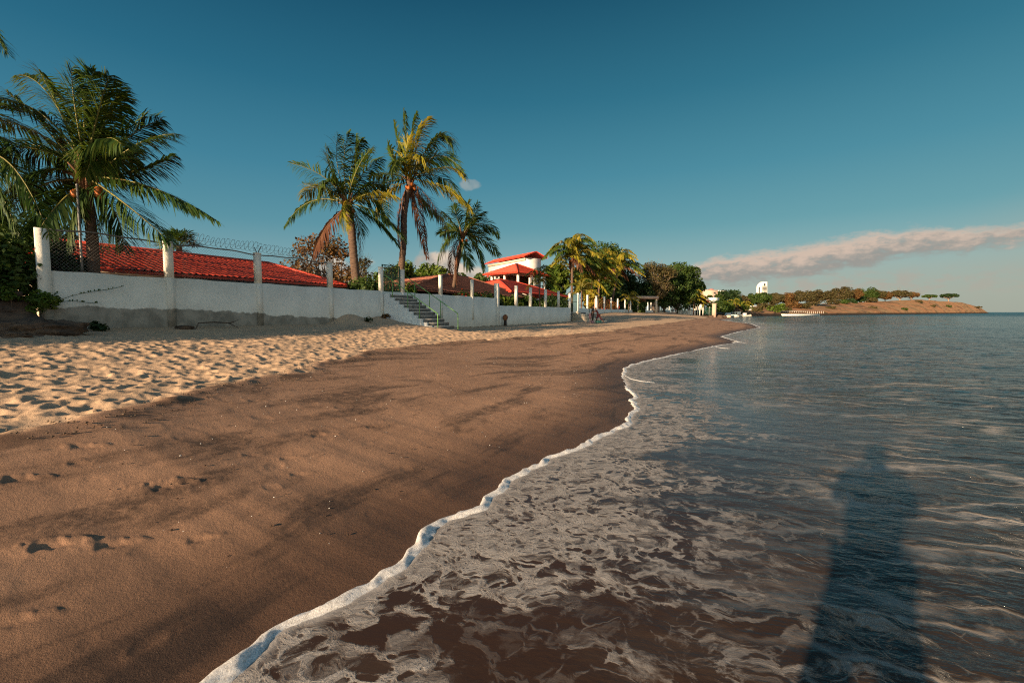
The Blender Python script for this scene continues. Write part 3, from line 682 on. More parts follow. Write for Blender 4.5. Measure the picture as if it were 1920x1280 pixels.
# pipe mouth / stump against wall
pq = PS(.28, 31.0); zb_ = Zs(.28, 31.0)
pp = empty('drain_pipe', (pq.x, pq.y, zb_), 'stubby dark drain pipe with a round rusty brown cap against the foot of the wall', 'pipe')
q = MB(); q.tube([(pq.x, pq.y, zb_ - .2), (pq.x, pq.y, zb_ + .42)], [.13, .11], 12); q.build('stem', M['darkwood'], pp, True)
q = MB(); q.ball((pq.x, pq.y, zb_ + .62), (.2, .17, .24), 12, 9, .08, 4); q.build('cap', M['rust'], pp, True)

# ------------------------------------------------------------------ tiled roofs
def slope(mb, E0, E1, R0, R1, pitch=.24, row=.40, amp=.06, nu=6, caps=True, thick=.05):
    """barrel-tiled roof plane between an eave E0-E1 and a ridge R0-R1 (either may shrink to a point)"""
    E0, E1, R0, R1 = map(Vector, (E0, E1, R0, R1)); ex = E1 - E0; L = ex.length
    if L < 1e-3: return
    ex /= L; up = (R0 - E0) - ex * (R0 - E0).dot(ex); H = up.length; up /= H; nn = ex.cross(up); 
    if nn.z < 0: nn = -nn
    u0, u1 = (R0 - E0).dot(ex), (R1 - E0).dot(ex)
    us = np.arange(0, L + 1e-6, pitch / nu); rows = max(1, int(round(H / row))); rh = H / rows
    vs_ = []; off = []
    for k in range(rows): vs_ += [k * rh + .0, (k + 1) * rh - .001]; off += [.03, .004]
    U, Vv = np.meshgrid(us, np.array(vs_), indexing='ij'); O = np.array(off)[None, :]
    jit = np.repeat(rng.normal(0, .0035, (int(L / pitch) + 2, rows)), 1, axis=0)
    ci = np.minimum((us / pitch).astype(int), jit.shape[0] - 1)
    Hh = amp * (np.abs(np.cos(math.pi * U / pitch)) * 1.0) + O + np.repeat(jit[ci], 2, axis=1)
    P_ = np.array(E0)[None, None] + U[..., None] * np.array(ex) + Vv[..., None] * np.array(up) + Hh[..., None] * np.array(nn)
    n0, n1 = U.shape; i = np.arange(n0 - 1)[:, None]; j = np.arange(n1 - 1)[None, :]
    Fq = np.stack([i * n1 + j, (i + 1) * n1 + j, (i + 1) * n1 + j + 1, i * n1 + j + 1], -1).reshape(-1, 4)
    cu = U.ravel()[Fq].mean(1); cv = Vv.ravel()[Fq].mean(1); k_ = cv / H
    ok = (cu > u0 * k_ - .02) & (cu < L + (u1 - L) * k_ + .02); Fq = Fq[ok]
    if len(Fq): mb.add(P_.reshape(-1, 3), Fq)
    # underside and eave edge
    dn = nn * -.06
    mb.add([tuple(E0 + dn), tuple(E1 + dn), tuple(R1 + dn), tuple(R0 + dn)], [[3, 2, 1, 0]])
    mb.add([tuple(E0 + dn), tuple(E1 + dn), tuple(E1 + nn * .03), tuple(E0 + nn * .03)], [[0, 1, 2, 3]])
def hiproof(mb, cx, cy, ax, L, Wd, ze, zr, rl, pitch=.3, row=.45, shift=0, nu=4):
    d = Vector((math.sin(R(ax)), math.cos(R(ax)), 0)); e = Vector((d.y, -d.x, 0)); c = Vector((cx, cy, 0)); z = Vector((0, 0, 1))
    A = c - d * L / 2 + e * Wd / 2 + z * ze; B = c + d * L / 2 + e * Wd / 2 + z * ze; Cc = c + d * L / 2 - e * Wd / 2 + z * ze; Dd = c - d * L / 2 - e * Wd / 2 + z * ze
    r0 = c + d * (shift - rl / 2) + z * zr; r1 = c + d * (shift + rl / 2) + z * zr
    for E0, E1, R0_, R1_ in ((A, B, r0, r1), (B, Cc, r1, r1), (Cc, Dd, r1, r0), (Dd, A, r0, r0)): slope(mb, E0, E1, R0_, R1_, pitch, row, nu=nu)
    up_ = z * .04
    for a_, b_ in ((A, r0), (Dd, r0), (B, r1), (Cc, r1), (r0, r1)):
        if (a_ - b_).length > .05: mb.tube([a_ + up_, b_ + up_], .10, 8)
def window(parent, c, ax, w_, h_, z0, out=.03, arch=False, name='window'):
    """window on a wall face: c=(x,y) centre of opening on the face, ax azimuth of the face direction"""
    d = Vector((math.sin(R(ax)), math.cos(R(ax)), 0)); e = Vector((d.y, -d.x, 0)); c = Vector((c[0], c[1], 0))
    def pt(a, o, z): v = c + d * a + e * o; return (v.x, v.y, z)
    def bx(mb, a0, a1, o0, o1, za, zb): mb.hexa([pt(a0, o0, za), pt(a1, o0, za), pt(a1, o1, za), pt(a0, o1, za), pt(a0, o0, zb), pt(a1, o0, zb), pt(a1, o1, zb), pt(a0, o1, zb)])
    q = MB(); t_ = .07
    bx(q, -w_ / 2 - t_, -w_ / 2, -.05, out + .03, z0 - t_, z0 + h_ + t_); bx(q, w_ / 2, w_ / 2 + t_, -.05, out + .03, z0 - t_, z0 + h_ + t_)
    bx(q, -w_ / 2, w_ / 2, -.05, out + .03, z0 - t_, z0); bx(q, -w_ / 2, w_ / 2, -.05, out + .03, z0 + h_, z0 + h_ + t_)
    bx(q, -.03, .03, -.05, out + .02, z0, z0 + h_)
    f = q.build(name, M['frame'], parent); q = MB(); bx(q, -w_ / 2, w_ / 2, -.05, out, z0, z0 + h_); q.build('pane', M['glass'], f)
# long red roofed house just behind the wall
h1 = empty('red_roofed_house', PS(-5, 12.5, 1.1), 'long low house with a bright red tiled roof just behind the wall', 'house')
EZ, RZ = 2.80, 3.90
q = MB(); slope(q, PS(-2, 7.4, EZ), PS(-2, 17.4, EZ), PS(-5.6, 7.4, RZ), PS(-5.6, 16.4 - .6, RZ), .23, .36, .062, 8)
slope(q, PS(-2, 17.4, EZ), PS(-9.2, 17.4, EZ), PS(-5.6, 15.8, RZ), PS(-5.6, 15.8, RZ), .23, .36, .062, 6)
slope(q, PS(-9.2, 17.4, EZ), PS(-9.2, 7.4, EZ), PS(-5.6, 15.8, RZ), PS(-5.6, 7.4, RZ), .23, .36, .06, 4)
u_ = Vector((0, 0, .05)); q.tube([PS(-5.6, 7.35, RZ) + u_, PS(-5.6, 15.8, RZ) + u_], .09, 8); q.tube([PS(-5.6, 15.8, RZ) + u_, PS(-2, 17.4, EZ) + u_], .085, 8)
q.build('roof', M['redtile'], h1)
q = MB(); q.wbox(-8.8, -2.45, 7.7, 17.0, .8, EZ - .03); 
q.build('wall', M['cream'], h1)
q = MB(); q.wbox(-2.12, -2.02, 7.42, 17.38, EZ - .20, EZ - .075); q.build('fascia', M['darkwood'], h1)
q = MB(); a_, b_, c_ = PS(-2.4, 7.7, EZ - .05), PS(-8.8, 7.7, EZ - .05), PS(-5.6, 7.7, RZ - .12)
a2, b2, c2 = PS(-2.4, 7.85, EZ - .05), PS(-8.8, 7.85, EZ - .05), PS(-5.6, 7.85, RZ - .12)
q.add([tuple(v) for v in (a_, b_, c_, a2, b2, c2)], [[0, 1, 4, 3], [1, 2, 5, 4], [2, 0, 3, 5]], [[0, 2, 1], [3, 4, 5]]); q.build('gable', M['cream'], h1)
# brown roofed hut
h2 = empty('brown_roofed_hut', PS(-8, 35, .9), 'low open hut under a weathered brown tiled hip roof behind the wall', 'hut')
q = MB(); c_ = PS(-7.6, 33.6)
hiproof(q, c_.x, c_.y, 25, 20.5, 9.2, 2.95, 4.85, 3.6, .3, .4, 3.4); q.build('roof', M['browntile'], h2)
q = MB(); c0 = PS(-8.5, 34)
q.wbox(-11.4, -10.8, 25, 42, .6, 2.9); q.build('wall', M['cream'], h2)
for s_ in (24.2, 29, 34, 39, 43):
    q = MB(); q.wbox(-3.75, -3.5, s_ - .12, s_ + .12, .6, 2.92); q.build('column', M['darkwood'], h2)
# red pavilions
h3 = empty('red_pavilion', at(1018, 560, 55), 'broad red tiled hip roof pavilion behind the lower wall with white posts', 'pavilion')
c_ = PS(-8.6, 50.5)
q = MB(); hiproof(q, c_.x, c_.y, 25, 19.5, 9.6, 3.5, 5.25, 4.5, .34, .5, -.5); q.build('roof', M['redtile'], h3)
q = MB(); q.wbox(-12.6, -12.2, 42, 59, .6, 3.5); q.build('wall', M['white'], h3)
for s_ in (41.5, 46, 50.5, 55, 59.5):
    q = MB(); q.wbox(-4.35, -4.1, s_ - .13, s_ + .13, .6, 3.53); q.build('column', M['white'], h3)
h4 = empty('red_pavilion', at(975, 560, 66), 'small raised red tiled pavilion with a peaked roof and white column beside the white house', 'pavilion')
c_ = at(972, 520, 66)
q = MB(); hiproof(q, c_.x - .2, c_.y, 40, 7.6, 6.4, 6.75, 8.35, .3, .34, .5); q.build('roof', M['redtile'], h4)
q = MB(); q.obox((c_.x, c_.y), 40, 6.4, 5.2, .6, 4.3); q.build('base', M['white'], h4)
q = MB(); q.obox((c_.x - .6, c_.y + 1.4), 40, 3.6, 2.6, 4.3, 6.7); q.build('inner_wall', M['darkwood'], h4)
d_ = Vector((math.sin(R(40)), math.cos(R(40)))); e_ = Vector((d_.y, -d_.x))
for a_, b_ in ((-3, 2.4), (0, 2.4), (3, 2.4), (-3, -2.4), (-3, 0)):
    v = Vector((c_.x, c_.y)) + d_ * a_ + e_ * b_; q = MB(); q.obox(v, 40, .28, .28, 4.3, 6.75); q.build('column', M['white'], h4)
q = MB(); 
for k in range(9):
    v = Vector((c_.x, c_.y)) + d_ * (-2.6 + k * .65) + e_ * 2.4; q.obox(v, 40, .05, .05, 4.3, 5.2)
q.obox(Vector((c_.x, c_.y)) + e_ * 2.4, 40, 6, .08, 5.2, 5.28); q.build('railing', M['darkwood'], h4)
# white two-storey house
h5 = empty('white_house', at(962, 560, 80), 'two-storey white house with arched openings and a dark red tiled roof above the pavilions', 'house')
A = at(916, 487, 86); B = at(986, 487, 75); A.z = B.z = 0; ax5 = math.degrees(math.atan2(B.x - A.x, B.y - A.y)); mid = (A + B) / 2; L5 = (B - A).length
d5 = (B - A).normalized(); n5 = Vector((d5.y, -d5.x, 0));  n5 = n5 if n5.y < 0 else -n5
mid5 = mid - n5 * 4.0
q = MB(); q.obox(mid5 + n5 * 2.5, ax5, L5, 3.0, .6, 10.35); q.build('wall', M['white'], h5)
q = MB(); d = Vector((math.sin(R(ax5)), math.cos(R(ax5)), 0)); z_ = Vector((0, 0, 1))
E0 = mid5 - d5 * (L5 / 2 + .5) + n5 * 4.6 + z_ * 10.45; E1 = mid5 + d5 * (L5 / 2 + .5) + n5 * 4.6 + z_ * 10.45
slope(q, E0, E1, E0 - n5 * 2.3 + z_ * .95, E1 - n5 * 2.3 + z_ * .95, .36, .5, .08, 4)
E2 = E0 - n5 * 4.6; E3 = E1 - n5 * 4.6; slope(q, E3, E2, E1 - n5 * 2.3 + z_ * .95, E0 - n5 * 2.3 + z_ * .95, .36, .5, .08, 4)
q.build('roof', M['redtile'], h5)
q = MB(); q.obox(mid5 + n5 * 4.12, ax5, L5, .2, 9.95, 10.3); q.build('cornice', M['cream'], h5)
for k, (a_, w_, h_, z0_) in enumerate([(-4.8, 1.4, 1.5, 7.6), (-3.0, 1.0, 1.5, 7.6), (1.6, 1.1, 1.6, 7.7)]):
    v = mid5 + d5 * a_ + n5 * 4.0; q = MB(); q.obox(v + n5 * .05, ax5, w_ + .3, .1, z0_ - .15, z0_ + h_ + .15); f = q.build('window', M['frame'], h5)
    q = MB(); q.obox(v + n5 * .08, ax5, w_, .1, z0_, z0_ + h_); q.build('pane', M['glass'], f)
def archmesh(v, ax, w_, z0_, z1_, nrm, th, m_, nm, par):
    dd_ = Vector((math.sin(R(ax)), math.cos(R(ax)), 0)); pr = [(-w_ / 2, z0_), (w_ / 2, z0_)] + [(w_ / 2 * math.cos(t_), z1_ - w_ / 2 + w_ / 2 * math.sin(t_)) for t_ in np.linspace(0, math.pi, 11)]
    n_ = len(pr); V = [tuple(Vector((v.x, v.y, 0)) + dd_ * a + nrm * o + z_ * b) for o in (0, th) for a, b in pr]
    c0 = tuple(Vector((v.x, v.y, 0)) + nrm * th + z_ * (z0_ + z1_) / 2); V.append(c0)
    q = MB(); q.add(V, [[k, (k + 1) % n_, n_ + (k + 1) % n_, n_ + k] for k in range(n_)], [[2 * n_, n_ + k, n_ + (k + 1) % n_] for k in range(n_)]); return q.build(nm, m_, par)
archmesh(mid5 + d5 * 4.4 + n5 * 4.0, ax5, 2.4, 6.8, 9.3, n5, .05, M['glass'], 'arched_opening', h5)
archmesh(mid5 - d5 * .6 + n5 * 4.0, ax5, 1.0, 7.4, 9.0, n5, .05, M['glass'], 'arched_window', h5)
q = MB(); v = mid5 - d5 * (L5 / 2 + 1.4) + n5 * 1.5; q.obox(v, ax5, 3.2, 3.4, 7.2, 7.5)
slope(q, v - d5 * 1.7 + n5 * 1.8 + z_ * 8.2, v + d5 * 1.4 + n5 * 1.8 + z_ * 8.2, v - d5 * .2 - n5 * 1.6 + z_ * 9.6, v + d5 * 1.4 - n5 * 1.6 + z_ * 9.6, .36, .5, .08, 4); q.build('porch_roof', M['redtile'], h5)
q = MB(); v = at(895, 530, 66); q.obox(v, 70, 7.6, 3, .6, 4.9); q.build('terrace', M['white'], h5)
q = MB()
for k in range(17):
    vv = Vector((v.x, v.y, 0)) + Vector((math.sin(R(70)), math.cos(R(70)), 0)) * (-3.7 + k * .46) - Vector((-math.cos(R(70)), math.sin(R(70)), 0)) * 1.35; q.tube([(vv.x, vv.y, 4.9), (vv.x, vv.y, 5.2), (vv.x, vv.y, 5.6)], [.06, .1, .06], 6)
q.obox(Vector((v.x, v.y, 0)) - Vector((-math.cos(R(70)), math.sin(R(70)), 0)) * 1.35, 70, 7.6, .25, 5.6, 5.75); q.build('balustrade', M['white'], h5)
# flat concrete canopy
h6 = empty('concrete_shelter', at(1203, 560, 84), 'flat roofed grey concrete shelter on posts behind the row of white posts', 'shelter')
v = at(1203, 555, 86)
q = MB(); q.obox(v, 75, 4.4, 4.5, 3.95, 4.42); q.build('roof_slab', M['pinkish'], h6)
for a_ in (-1.9, 1.9):
    q = MB(); d_ = Vector((math.sin(R(75)), math.cos(R(75)))); w_ = Vector((v.x, v.y)) + d_ * a_ - Vector((-d_.y, d_.x)) * -1.9; q.obox(Vector((v.x, v.y)) + d_ * a_ + Vector((d_.y, -d_.x)) * 1.9, 75, .3, .3, .8, 3.95); q.build('post', M['cream'], h6)
q = MB(); q.obox(Vector((v.x, v.y)) - Vector((d_.y, -d_.x)) * 1.9, 75, 4.0, .2, .8, 3.93); q.build('back_wall', M['rust'], h6)
# pinkish garden wall, pillars and the white fenced terrace farther along
q = MB(); q.wbox(-1.3, .2, 113.5, 121, .8, 3.5); q.wbox(-1.35, .3, 113.4, 121.1, 3.5, 3.7); tag(q.build('garden_wall', M['pinkish']), 'blocky pinkish wall end between the row of posts and the terrace railing', 'wall')
q = MB(); q.wbox(.25, .8, 112.2, 113.3, .8, 3.15); q.wbox(.2, .85, 112.1, 113.4, 3.15, 3.25); tag(q.build('stone_pillar', M['cream']), 'speckled tan pillar in front of the blocky pinkish wall end', 'pillar')
w4 = empty('terrace_fence', PS(.3, 122, 1), 'white railing of thin posts on a low pale block beyond the pinkish wall', 'fence')
q = MB(); q.wbox(-.2, .3, 121.3, 146, .7, 2.0); q.build('base_wall', M['wallpaint'], w4)
for s_ in (122, 126, 130, 134.5, 139.5, 145):
    q = MB(); q.wbox(0, .2, s_ - .13, s_ + .13, 2.0, 3.55); q.build('post', M['white'], w4)
v0 = at(1274, 580, 118)
q = MB(); q.obox(v0, 20, .8, 1.0, .6, 3.6); tag(q.build('white_pillar', M['white']), 'tall bright white pillar beside the seated far group at the end of the fence', 'pillar')
v1 = at(1288, 580, 121)
w5 = empty('terrace_fence', v1, 'pale block wall with three thin white posts and a handrail, just before the green hedge', 'fence')
q = MB(); q.obox(v1, 92, 4.0, 1.5, .3, 1.95); q.build('base_wall', M['wallpaint'], w5)
for k, px in enumerate((1284, 1290, 1294)):
    v = at(px, 580, 120.3); q = MB(); q.obox(v, 0, .18, .18, 1.95, 3.3); q.build('post', M['white'], w5)
q = MB(); q.obox(at(1289, 580, 120.3), 92, 2.0, .12, 3.3, 3.42); q.tube([at(1286, 586, 119), at(1298, 591, 112)], .07, 6); q.build('handrail', M['white'], w5)
# ------------------------------------------------------------------ vegetation
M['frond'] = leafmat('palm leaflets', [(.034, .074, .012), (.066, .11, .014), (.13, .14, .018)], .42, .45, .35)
M['frond_dark'] = leafmat('darker green palm leaflets', [(.024, .058, .014), (.044, .088, .016), (.085, .12, .02)], .36, .45, .35)  # darker, cooler green than the plain leaflets
M['frond_gold'] = leafmat('yellowing palm leaflets', [(.15, .19, .02), (.30, .26, .028), (.46, .32, .035)], .42, .5, .3)
M['frond_dead'] = leafmat('dead palm leaflets', [(.09, .038, .022), (.14, .06, .035), (.19, .10, .06)], .15, .8, .1)
M['rachis'] = mat('frond stem', (.22, .20, .05), (.16, .13, .04), 3, .5)
M['rachis_dead'] = mat('dry frond stem', (.22, .11, .05), (.14, .07, .04), 3, .8)
M['coconut'] = mat('orange coconut husk', (.50, .13, .025), (.30, .12, .03), 3, .5, .002, 40)
M['leaf_green'] = leafmat('bush leaves', [(.025, .055, .012), (.045, .085, .015), (.09, .12, .02)], .3)
M['leaf_bright'] = leafmat('bright green leaves', [(.045, .085, .012), (.085, .14, .016), (.17, .20, .025)], .35)
M['leaf_dark'] = leafmat('dark green leaves', [(.012, .030, .010), (.022, .048, .012), (.040, .07, .015)], .25)
M['leaf_dry'] = leafmat('dry brown leaves', [(.10, .055, .022), (.17, .085, .03), (.10, .09, .03)], .3, .7, .15)
M['leaf_olive'] = leafmat('olive brown leaves', [(.055, .055, .022), (.085, .075, .03), (.13, .085, .035)], .3, .7, .15)
M['leaf_yellow'] = leafmat('yellow leaves', [(.30, .22, .02), (.48, .34, .03), (.20, .20, .03)], .4)
M['flower'] = leafmat('red flowers', [(.50, .03, .02), (.62, .08, .03)], .3)
def frond_mesh(P0, P1, P2, wid, nleaf, lw, droop, twist, wind, seed):
    """V, F4, F3 of leaflets and the stem polyline of one frond following a quadratic curve"""
    rs = np.random.default_rng(seed); P0, P1, P2 = (np.array(v, float) for v in (P0, P1, P2))
    nseg = 16; ts = np.linspace(0, 1, nseg)
    C_ = lambda t: ((1 - t) ** 2)[:, None] * P0 + (2 * t * (1 - t))[:, None] * P1 + (t ** 2)[:, None] * P2
    dC = lambda t: (2 * (1 - t))[:, None] * (P1 - P0) + (2 * t)[:, None] * (P2 - P1)
    stem = C_(ts)
    B = np.cross(P1 - P0, P2 - P1); 
    if np.linalg.norm(B) < 1e-3: B = np.cross(P2 - P0, [0, 0, 1.0])
    B /= np.linalg.norm(B) + 1e-9
    L = np.linalg.norm(P2 - P0)
    t = np.linspace(.12, .995, nleaf); t = np.repeat(t, 2); side = np.tile([1.0, -1.0], nleaf); n = len(t)
    t = np.clip(t + rs.normal(0, .004, n), .1, 1)
    pos = C_(t); T = dC(t); T /= np.linalg.norm(T, axis=1)[:, None]
    N = np.cross(T, B); 
    an = twist + rs.normal(0, .12, n)
    S = B[None] * np.cos(an)[:, None] + N * np.sin(an)[:, None]; S *= side[:, None]
    NN = np.cross(T, S)
    ll = wid * (np.clip(np.sin(np.pi * np.clip(t * .82 + .13, 0, 1)), .12, 1) ** .75) * rs.uniform(.62, 1.12, n)
    ph_ = rs.uniform(0, 6.28); sweep = .55 + .85 * t + .30 * np.sin(t * 11 + ph_) * side + .18 * np.sin(t * 29 + ph_ * 2)
    D1 = S + T * sweep[:, None] + np.array([0, 0, -1.0]) * (droop * .35) + np.array(wind) * .25 + rs.normal(0, .11, (n, 3))
    D1 /= np.linalg.norm(D1, axis=1)[:, None]
    D2 = D1 + np.array([0, 0, -1.0]) * droop * rs.uniform(.7, 1.3, n)[:, None] + np.array(wind) * .6; D2 /= np.linalg.norm(D2, axis=1)[:, None]
    W_ = np.cross(D1, NN); W_ = np.cross(D1, W_); W_ = np.cross(D1, np.array([0, 0, 1.0]) + NN * .6); W_ /= np.linalg.norm(W_, axis=1)[:, None] + 1e-9
    w = lw * rs.uniform(.8, 1.2, n)[:, None]
    a = pos - W_ * w * .35; b = pos + W_ * w * .35
    m1 = pos + D1 * (ll * .45)[:, None]; c = m1 - W_ * w * .6; d = m1 + W_ * w * .6
    m2 = m1 + D2 * (ll * .35)[:, None]; e = m2 - W_ * w * .38; f = m2 + W_ * w * .38
    g_ = m2 + (D2 + np.array([0, 0, -1.0]) * droop * .4) * (ll * .22)[:, None]
    V = np.stack([a, b, c, d, e, f, g_], 1).reshape(-1, 3); k = np.arange(n)[:, None] * 7
    F4 = np.concatenate([k + [[0, 1, 3, 2]], k + [[2, 3, 5, 4]]]); F3 = k + [[4, 5, 6]]
    return V, F4, F3, stem
def add_frond(parent, P0, P1, P2, wid=.75, nleaf=60, lw=.03, droop=.5, twist=0.0, wind=(.3, .1, 0), m_='frond', seed=0, sr=.022):
    V, F4, F3, stem = frond_mesh(P0, P1, P2, wid, nleaf, lw, droop, twist, wind, seed)
    q = MB(); q.tube(stem, list(np.linspace(sr * 1.5, sr * .25, len(stem))), 5)
    nl = len(F4) + len(F3); mi0 = len(q.F4[0]); mi3 = len(q.F3[0])
    q.add(V, F4, F3)
    fs4 = np.concatenate(q.F4); fs3 = np.concatenate(q.F3)
    midx = np.concatenate([np.ones(mi0), np.zeros(len(fs4) - mi0), np.ones(mi3), np.zeros(len(fs3) - mi3)])
    return mesh_np('frond', np.concatenate(q.V), [fs4, fs3], [M[m_], M['rachis_dead' if m_ == 'frond_dead' else 'rachis']], parent, midx=midx)
def palm_trunk(parent, pts, r0, r1, m_='trunk', swell=1.0, wmul=1):
    q = MB(); P_ = [Vector(p) for p in pts]; fine = []; rad = []
    n = 60
    # Catmull-Rom through the points
    for i in range(n + 1):
        t = i / n * (len(P_) - 1); k = min(int(t), len(P_) - 2); u = t - k
        a, b, c, d = P_[max(k - 1, 0)], P_[k], P_[k + 1], P_[min(k + 2, len(P_) - 1)]
        v = .5 * ((2 * b) + (c - a) * u + (2 * a - 5 * b + 4 * c - d) * u * u + (3 * b - a - 3 * c + d) * u ** 3); fine.append(v)
        f = i / n; r = (r0 + (r1 - r0) * f ** .6) * (1 + .05 * ((i % 2) * 2 - 1)) * (1 + .5 * max(0, .06 - f) / .06)
        rad.append(r)
    q.tube(fine, rad, 12); return q.build('trunk', M[m_], parent, True)
def traced_palm(label, Y, crown, fronds, trunk, r0, r1, wid, nleaf, lw, seed, depth=1.3, coconuts=6, group=None, name='coconut_palm', base='frond', twr=.9):
    """fronds: (mid_x, mid_y, tip_x, tip_y, depth offset factor, material)"""
    rs = random.Random(seed); cr = at(crown[0], crown[1], Y)
    root_z = None
    tp = [at(x, y, Y) for x, y in trunk]; basez = tp[0].z
    o = empty(name, (tp[0].x, tp[0].y, basez), label, 'palm tree', group)
    palm_trunk(o, tp + [cr + Vector((0, 0, .1))], r0, r1)
    for k, f in enumerate(fronds):
        mx, my, tx, ty, dz, mt = f
        m_ = at(mx, my, Y); t_ = at(tx, ty, Y)
        m_.y += dz * .62; t_.y += dz
        # keep the traced outline when moved in depth
        m_ = at(mx, my, m_.y); t_ = at(tx, ty, t_.y)
        P1 = m_ * 2 - (cr + t_) * .5
        dead = mt == 'frond_dead'
        add_frond(o, cr + Vector((rs.uniform(-.08, .08), rs.uniform(-.08, .08), rs.uniform(-.1, .15))), P1, t_, wid * (1 if not dead else .8), nleaf, lw, 1.5 if dead else rs.uniform(.45, .85), rs.uniform(-twr, twr), (.35, .1, 0), mt if mt != 'frond' else base, seed * 100 + k, sr=.02 + .002 * wid)
    for k in range(coconuts):
        q = MB(); a = rs.uniform(0, 6.28); c_ = cr + Vector((math.cos(a) * .28, math.sin(a) * .28, -.28 - rs.uniform(0, .3))); q.ball(tuple(c_), (.11, .11, .135), 9, 7); q.build('coconut', M['coconut'], o, True)
    # fibrous leaf bases at the crown
    q = MB()
    for k in range(14):
        a = rs.uniform(0, 6.28); d_ = Vector((math.cos(a), math.sin(a), rs.uniform(.2, 1.3))); q.tube([cr + Vector((0, 0, -.35)) + d_ * .08, cr + d_ * .28, cr + d_ * .5], [.06, .05, .025], 6)
    q.build('leaf_bases', M['rachis_dead'], o)
    return o
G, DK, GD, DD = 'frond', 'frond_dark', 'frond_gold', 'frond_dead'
# big near palm
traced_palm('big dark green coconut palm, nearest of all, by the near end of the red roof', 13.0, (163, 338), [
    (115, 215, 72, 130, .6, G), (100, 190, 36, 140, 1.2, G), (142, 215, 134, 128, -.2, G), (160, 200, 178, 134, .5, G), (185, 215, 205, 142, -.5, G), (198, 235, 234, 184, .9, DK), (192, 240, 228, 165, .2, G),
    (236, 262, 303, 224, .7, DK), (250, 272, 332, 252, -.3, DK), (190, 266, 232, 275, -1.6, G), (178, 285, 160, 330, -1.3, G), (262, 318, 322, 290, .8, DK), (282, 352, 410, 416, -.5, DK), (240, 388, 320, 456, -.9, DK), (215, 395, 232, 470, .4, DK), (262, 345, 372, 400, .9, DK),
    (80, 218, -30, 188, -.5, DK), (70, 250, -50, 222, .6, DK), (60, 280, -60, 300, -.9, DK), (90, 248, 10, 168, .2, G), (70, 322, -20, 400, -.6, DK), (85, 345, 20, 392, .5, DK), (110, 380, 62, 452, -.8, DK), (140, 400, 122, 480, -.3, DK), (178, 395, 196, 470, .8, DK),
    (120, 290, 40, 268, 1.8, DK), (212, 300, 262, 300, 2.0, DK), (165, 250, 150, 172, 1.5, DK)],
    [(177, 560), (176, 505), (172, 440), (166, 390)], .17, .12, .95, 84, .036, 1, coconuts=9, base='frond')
# neighbour palm, mostly outside the frame
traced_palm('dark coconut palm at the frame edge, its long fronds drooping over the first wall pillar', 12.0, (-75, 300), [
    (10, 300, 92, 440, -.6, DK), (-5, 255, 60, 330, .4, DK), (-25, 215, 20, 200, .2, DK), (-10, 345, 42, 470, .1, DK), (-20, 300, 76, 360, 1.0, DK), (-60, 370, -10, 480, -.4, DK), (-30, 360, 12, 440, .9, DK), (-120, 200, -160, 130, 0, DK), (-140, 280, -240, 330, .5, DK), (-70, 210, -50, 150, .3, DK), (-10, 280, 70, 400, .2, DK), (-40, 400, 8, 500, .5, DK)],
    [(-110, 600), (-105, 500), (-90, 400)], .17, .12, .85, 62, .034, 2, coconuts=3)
traced_palm('tall palm outside the view whose frond tip shows high above the big near palm', 13.5, (-120, 60), [
    (-50, 50, 16, 102, -.5, DK), (-45, 35, 10, 92, .3, DK), (-100, 0, -40, -60, .4, DK), (-160, 20, -230, 80, .2, DK), (-80, 110, -40, 200, .5, DK)],
    [(-190, 600), (-170, 420), (-140, 200)], .17, .12, .8, 55, .032, 3, coconuts=2)
traced_palm('coconut palm with rust brown hanging frond between the red roof end and the barred gate', 24.9, (652, 384), [
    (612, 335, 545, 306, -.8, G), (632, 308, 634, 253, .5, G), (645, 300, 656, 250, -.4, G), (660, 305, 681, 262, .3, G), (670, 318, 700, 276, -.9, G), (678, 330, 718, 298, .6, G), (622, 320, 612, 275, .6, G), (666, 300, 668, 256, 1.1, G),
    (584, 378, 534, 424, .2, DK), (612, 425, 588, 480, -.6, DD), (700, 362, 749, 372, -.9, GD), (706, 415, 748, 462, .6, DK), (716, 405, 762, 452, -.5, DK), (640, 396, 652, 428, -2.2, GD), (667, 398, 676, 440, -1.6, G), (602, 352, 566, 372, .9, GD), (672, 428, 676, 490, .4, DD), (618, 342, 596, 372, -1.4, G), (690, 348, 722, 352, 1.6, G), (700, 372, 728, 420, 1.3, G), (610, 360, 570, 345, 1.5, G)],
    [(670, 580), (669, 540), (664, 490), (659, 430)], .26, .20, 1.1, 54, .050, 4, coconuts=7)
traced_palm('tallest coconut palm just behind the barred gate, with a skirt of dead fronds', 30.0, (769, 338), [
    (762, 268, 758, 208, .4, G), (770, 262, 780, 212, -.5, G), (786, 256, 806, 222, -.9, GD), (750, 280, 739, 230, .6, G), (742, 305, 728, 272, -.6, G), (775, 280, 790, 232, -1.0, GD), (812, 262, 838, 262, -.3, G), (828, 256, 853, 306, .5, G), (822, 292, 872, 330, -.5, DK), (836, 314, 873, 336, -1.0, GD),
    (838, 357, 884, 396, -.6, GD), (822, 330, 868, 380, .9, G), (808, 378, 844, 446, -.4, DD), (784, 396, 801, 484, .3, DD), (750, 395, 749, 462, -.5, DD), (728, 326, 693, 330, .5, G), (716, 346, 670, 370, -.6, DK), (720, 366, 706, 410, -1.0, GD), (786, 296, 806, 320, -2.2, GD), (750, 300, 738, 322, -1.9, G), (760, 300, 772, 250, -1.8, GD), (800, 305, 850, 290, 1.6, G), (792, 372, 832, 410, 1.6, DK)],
    [(753, 580), (752, 545), (753, 500), (757, 450), (758, 400), (766, 355)], .24, .19, 1.25, 54, .056, 5, coconuts=8)
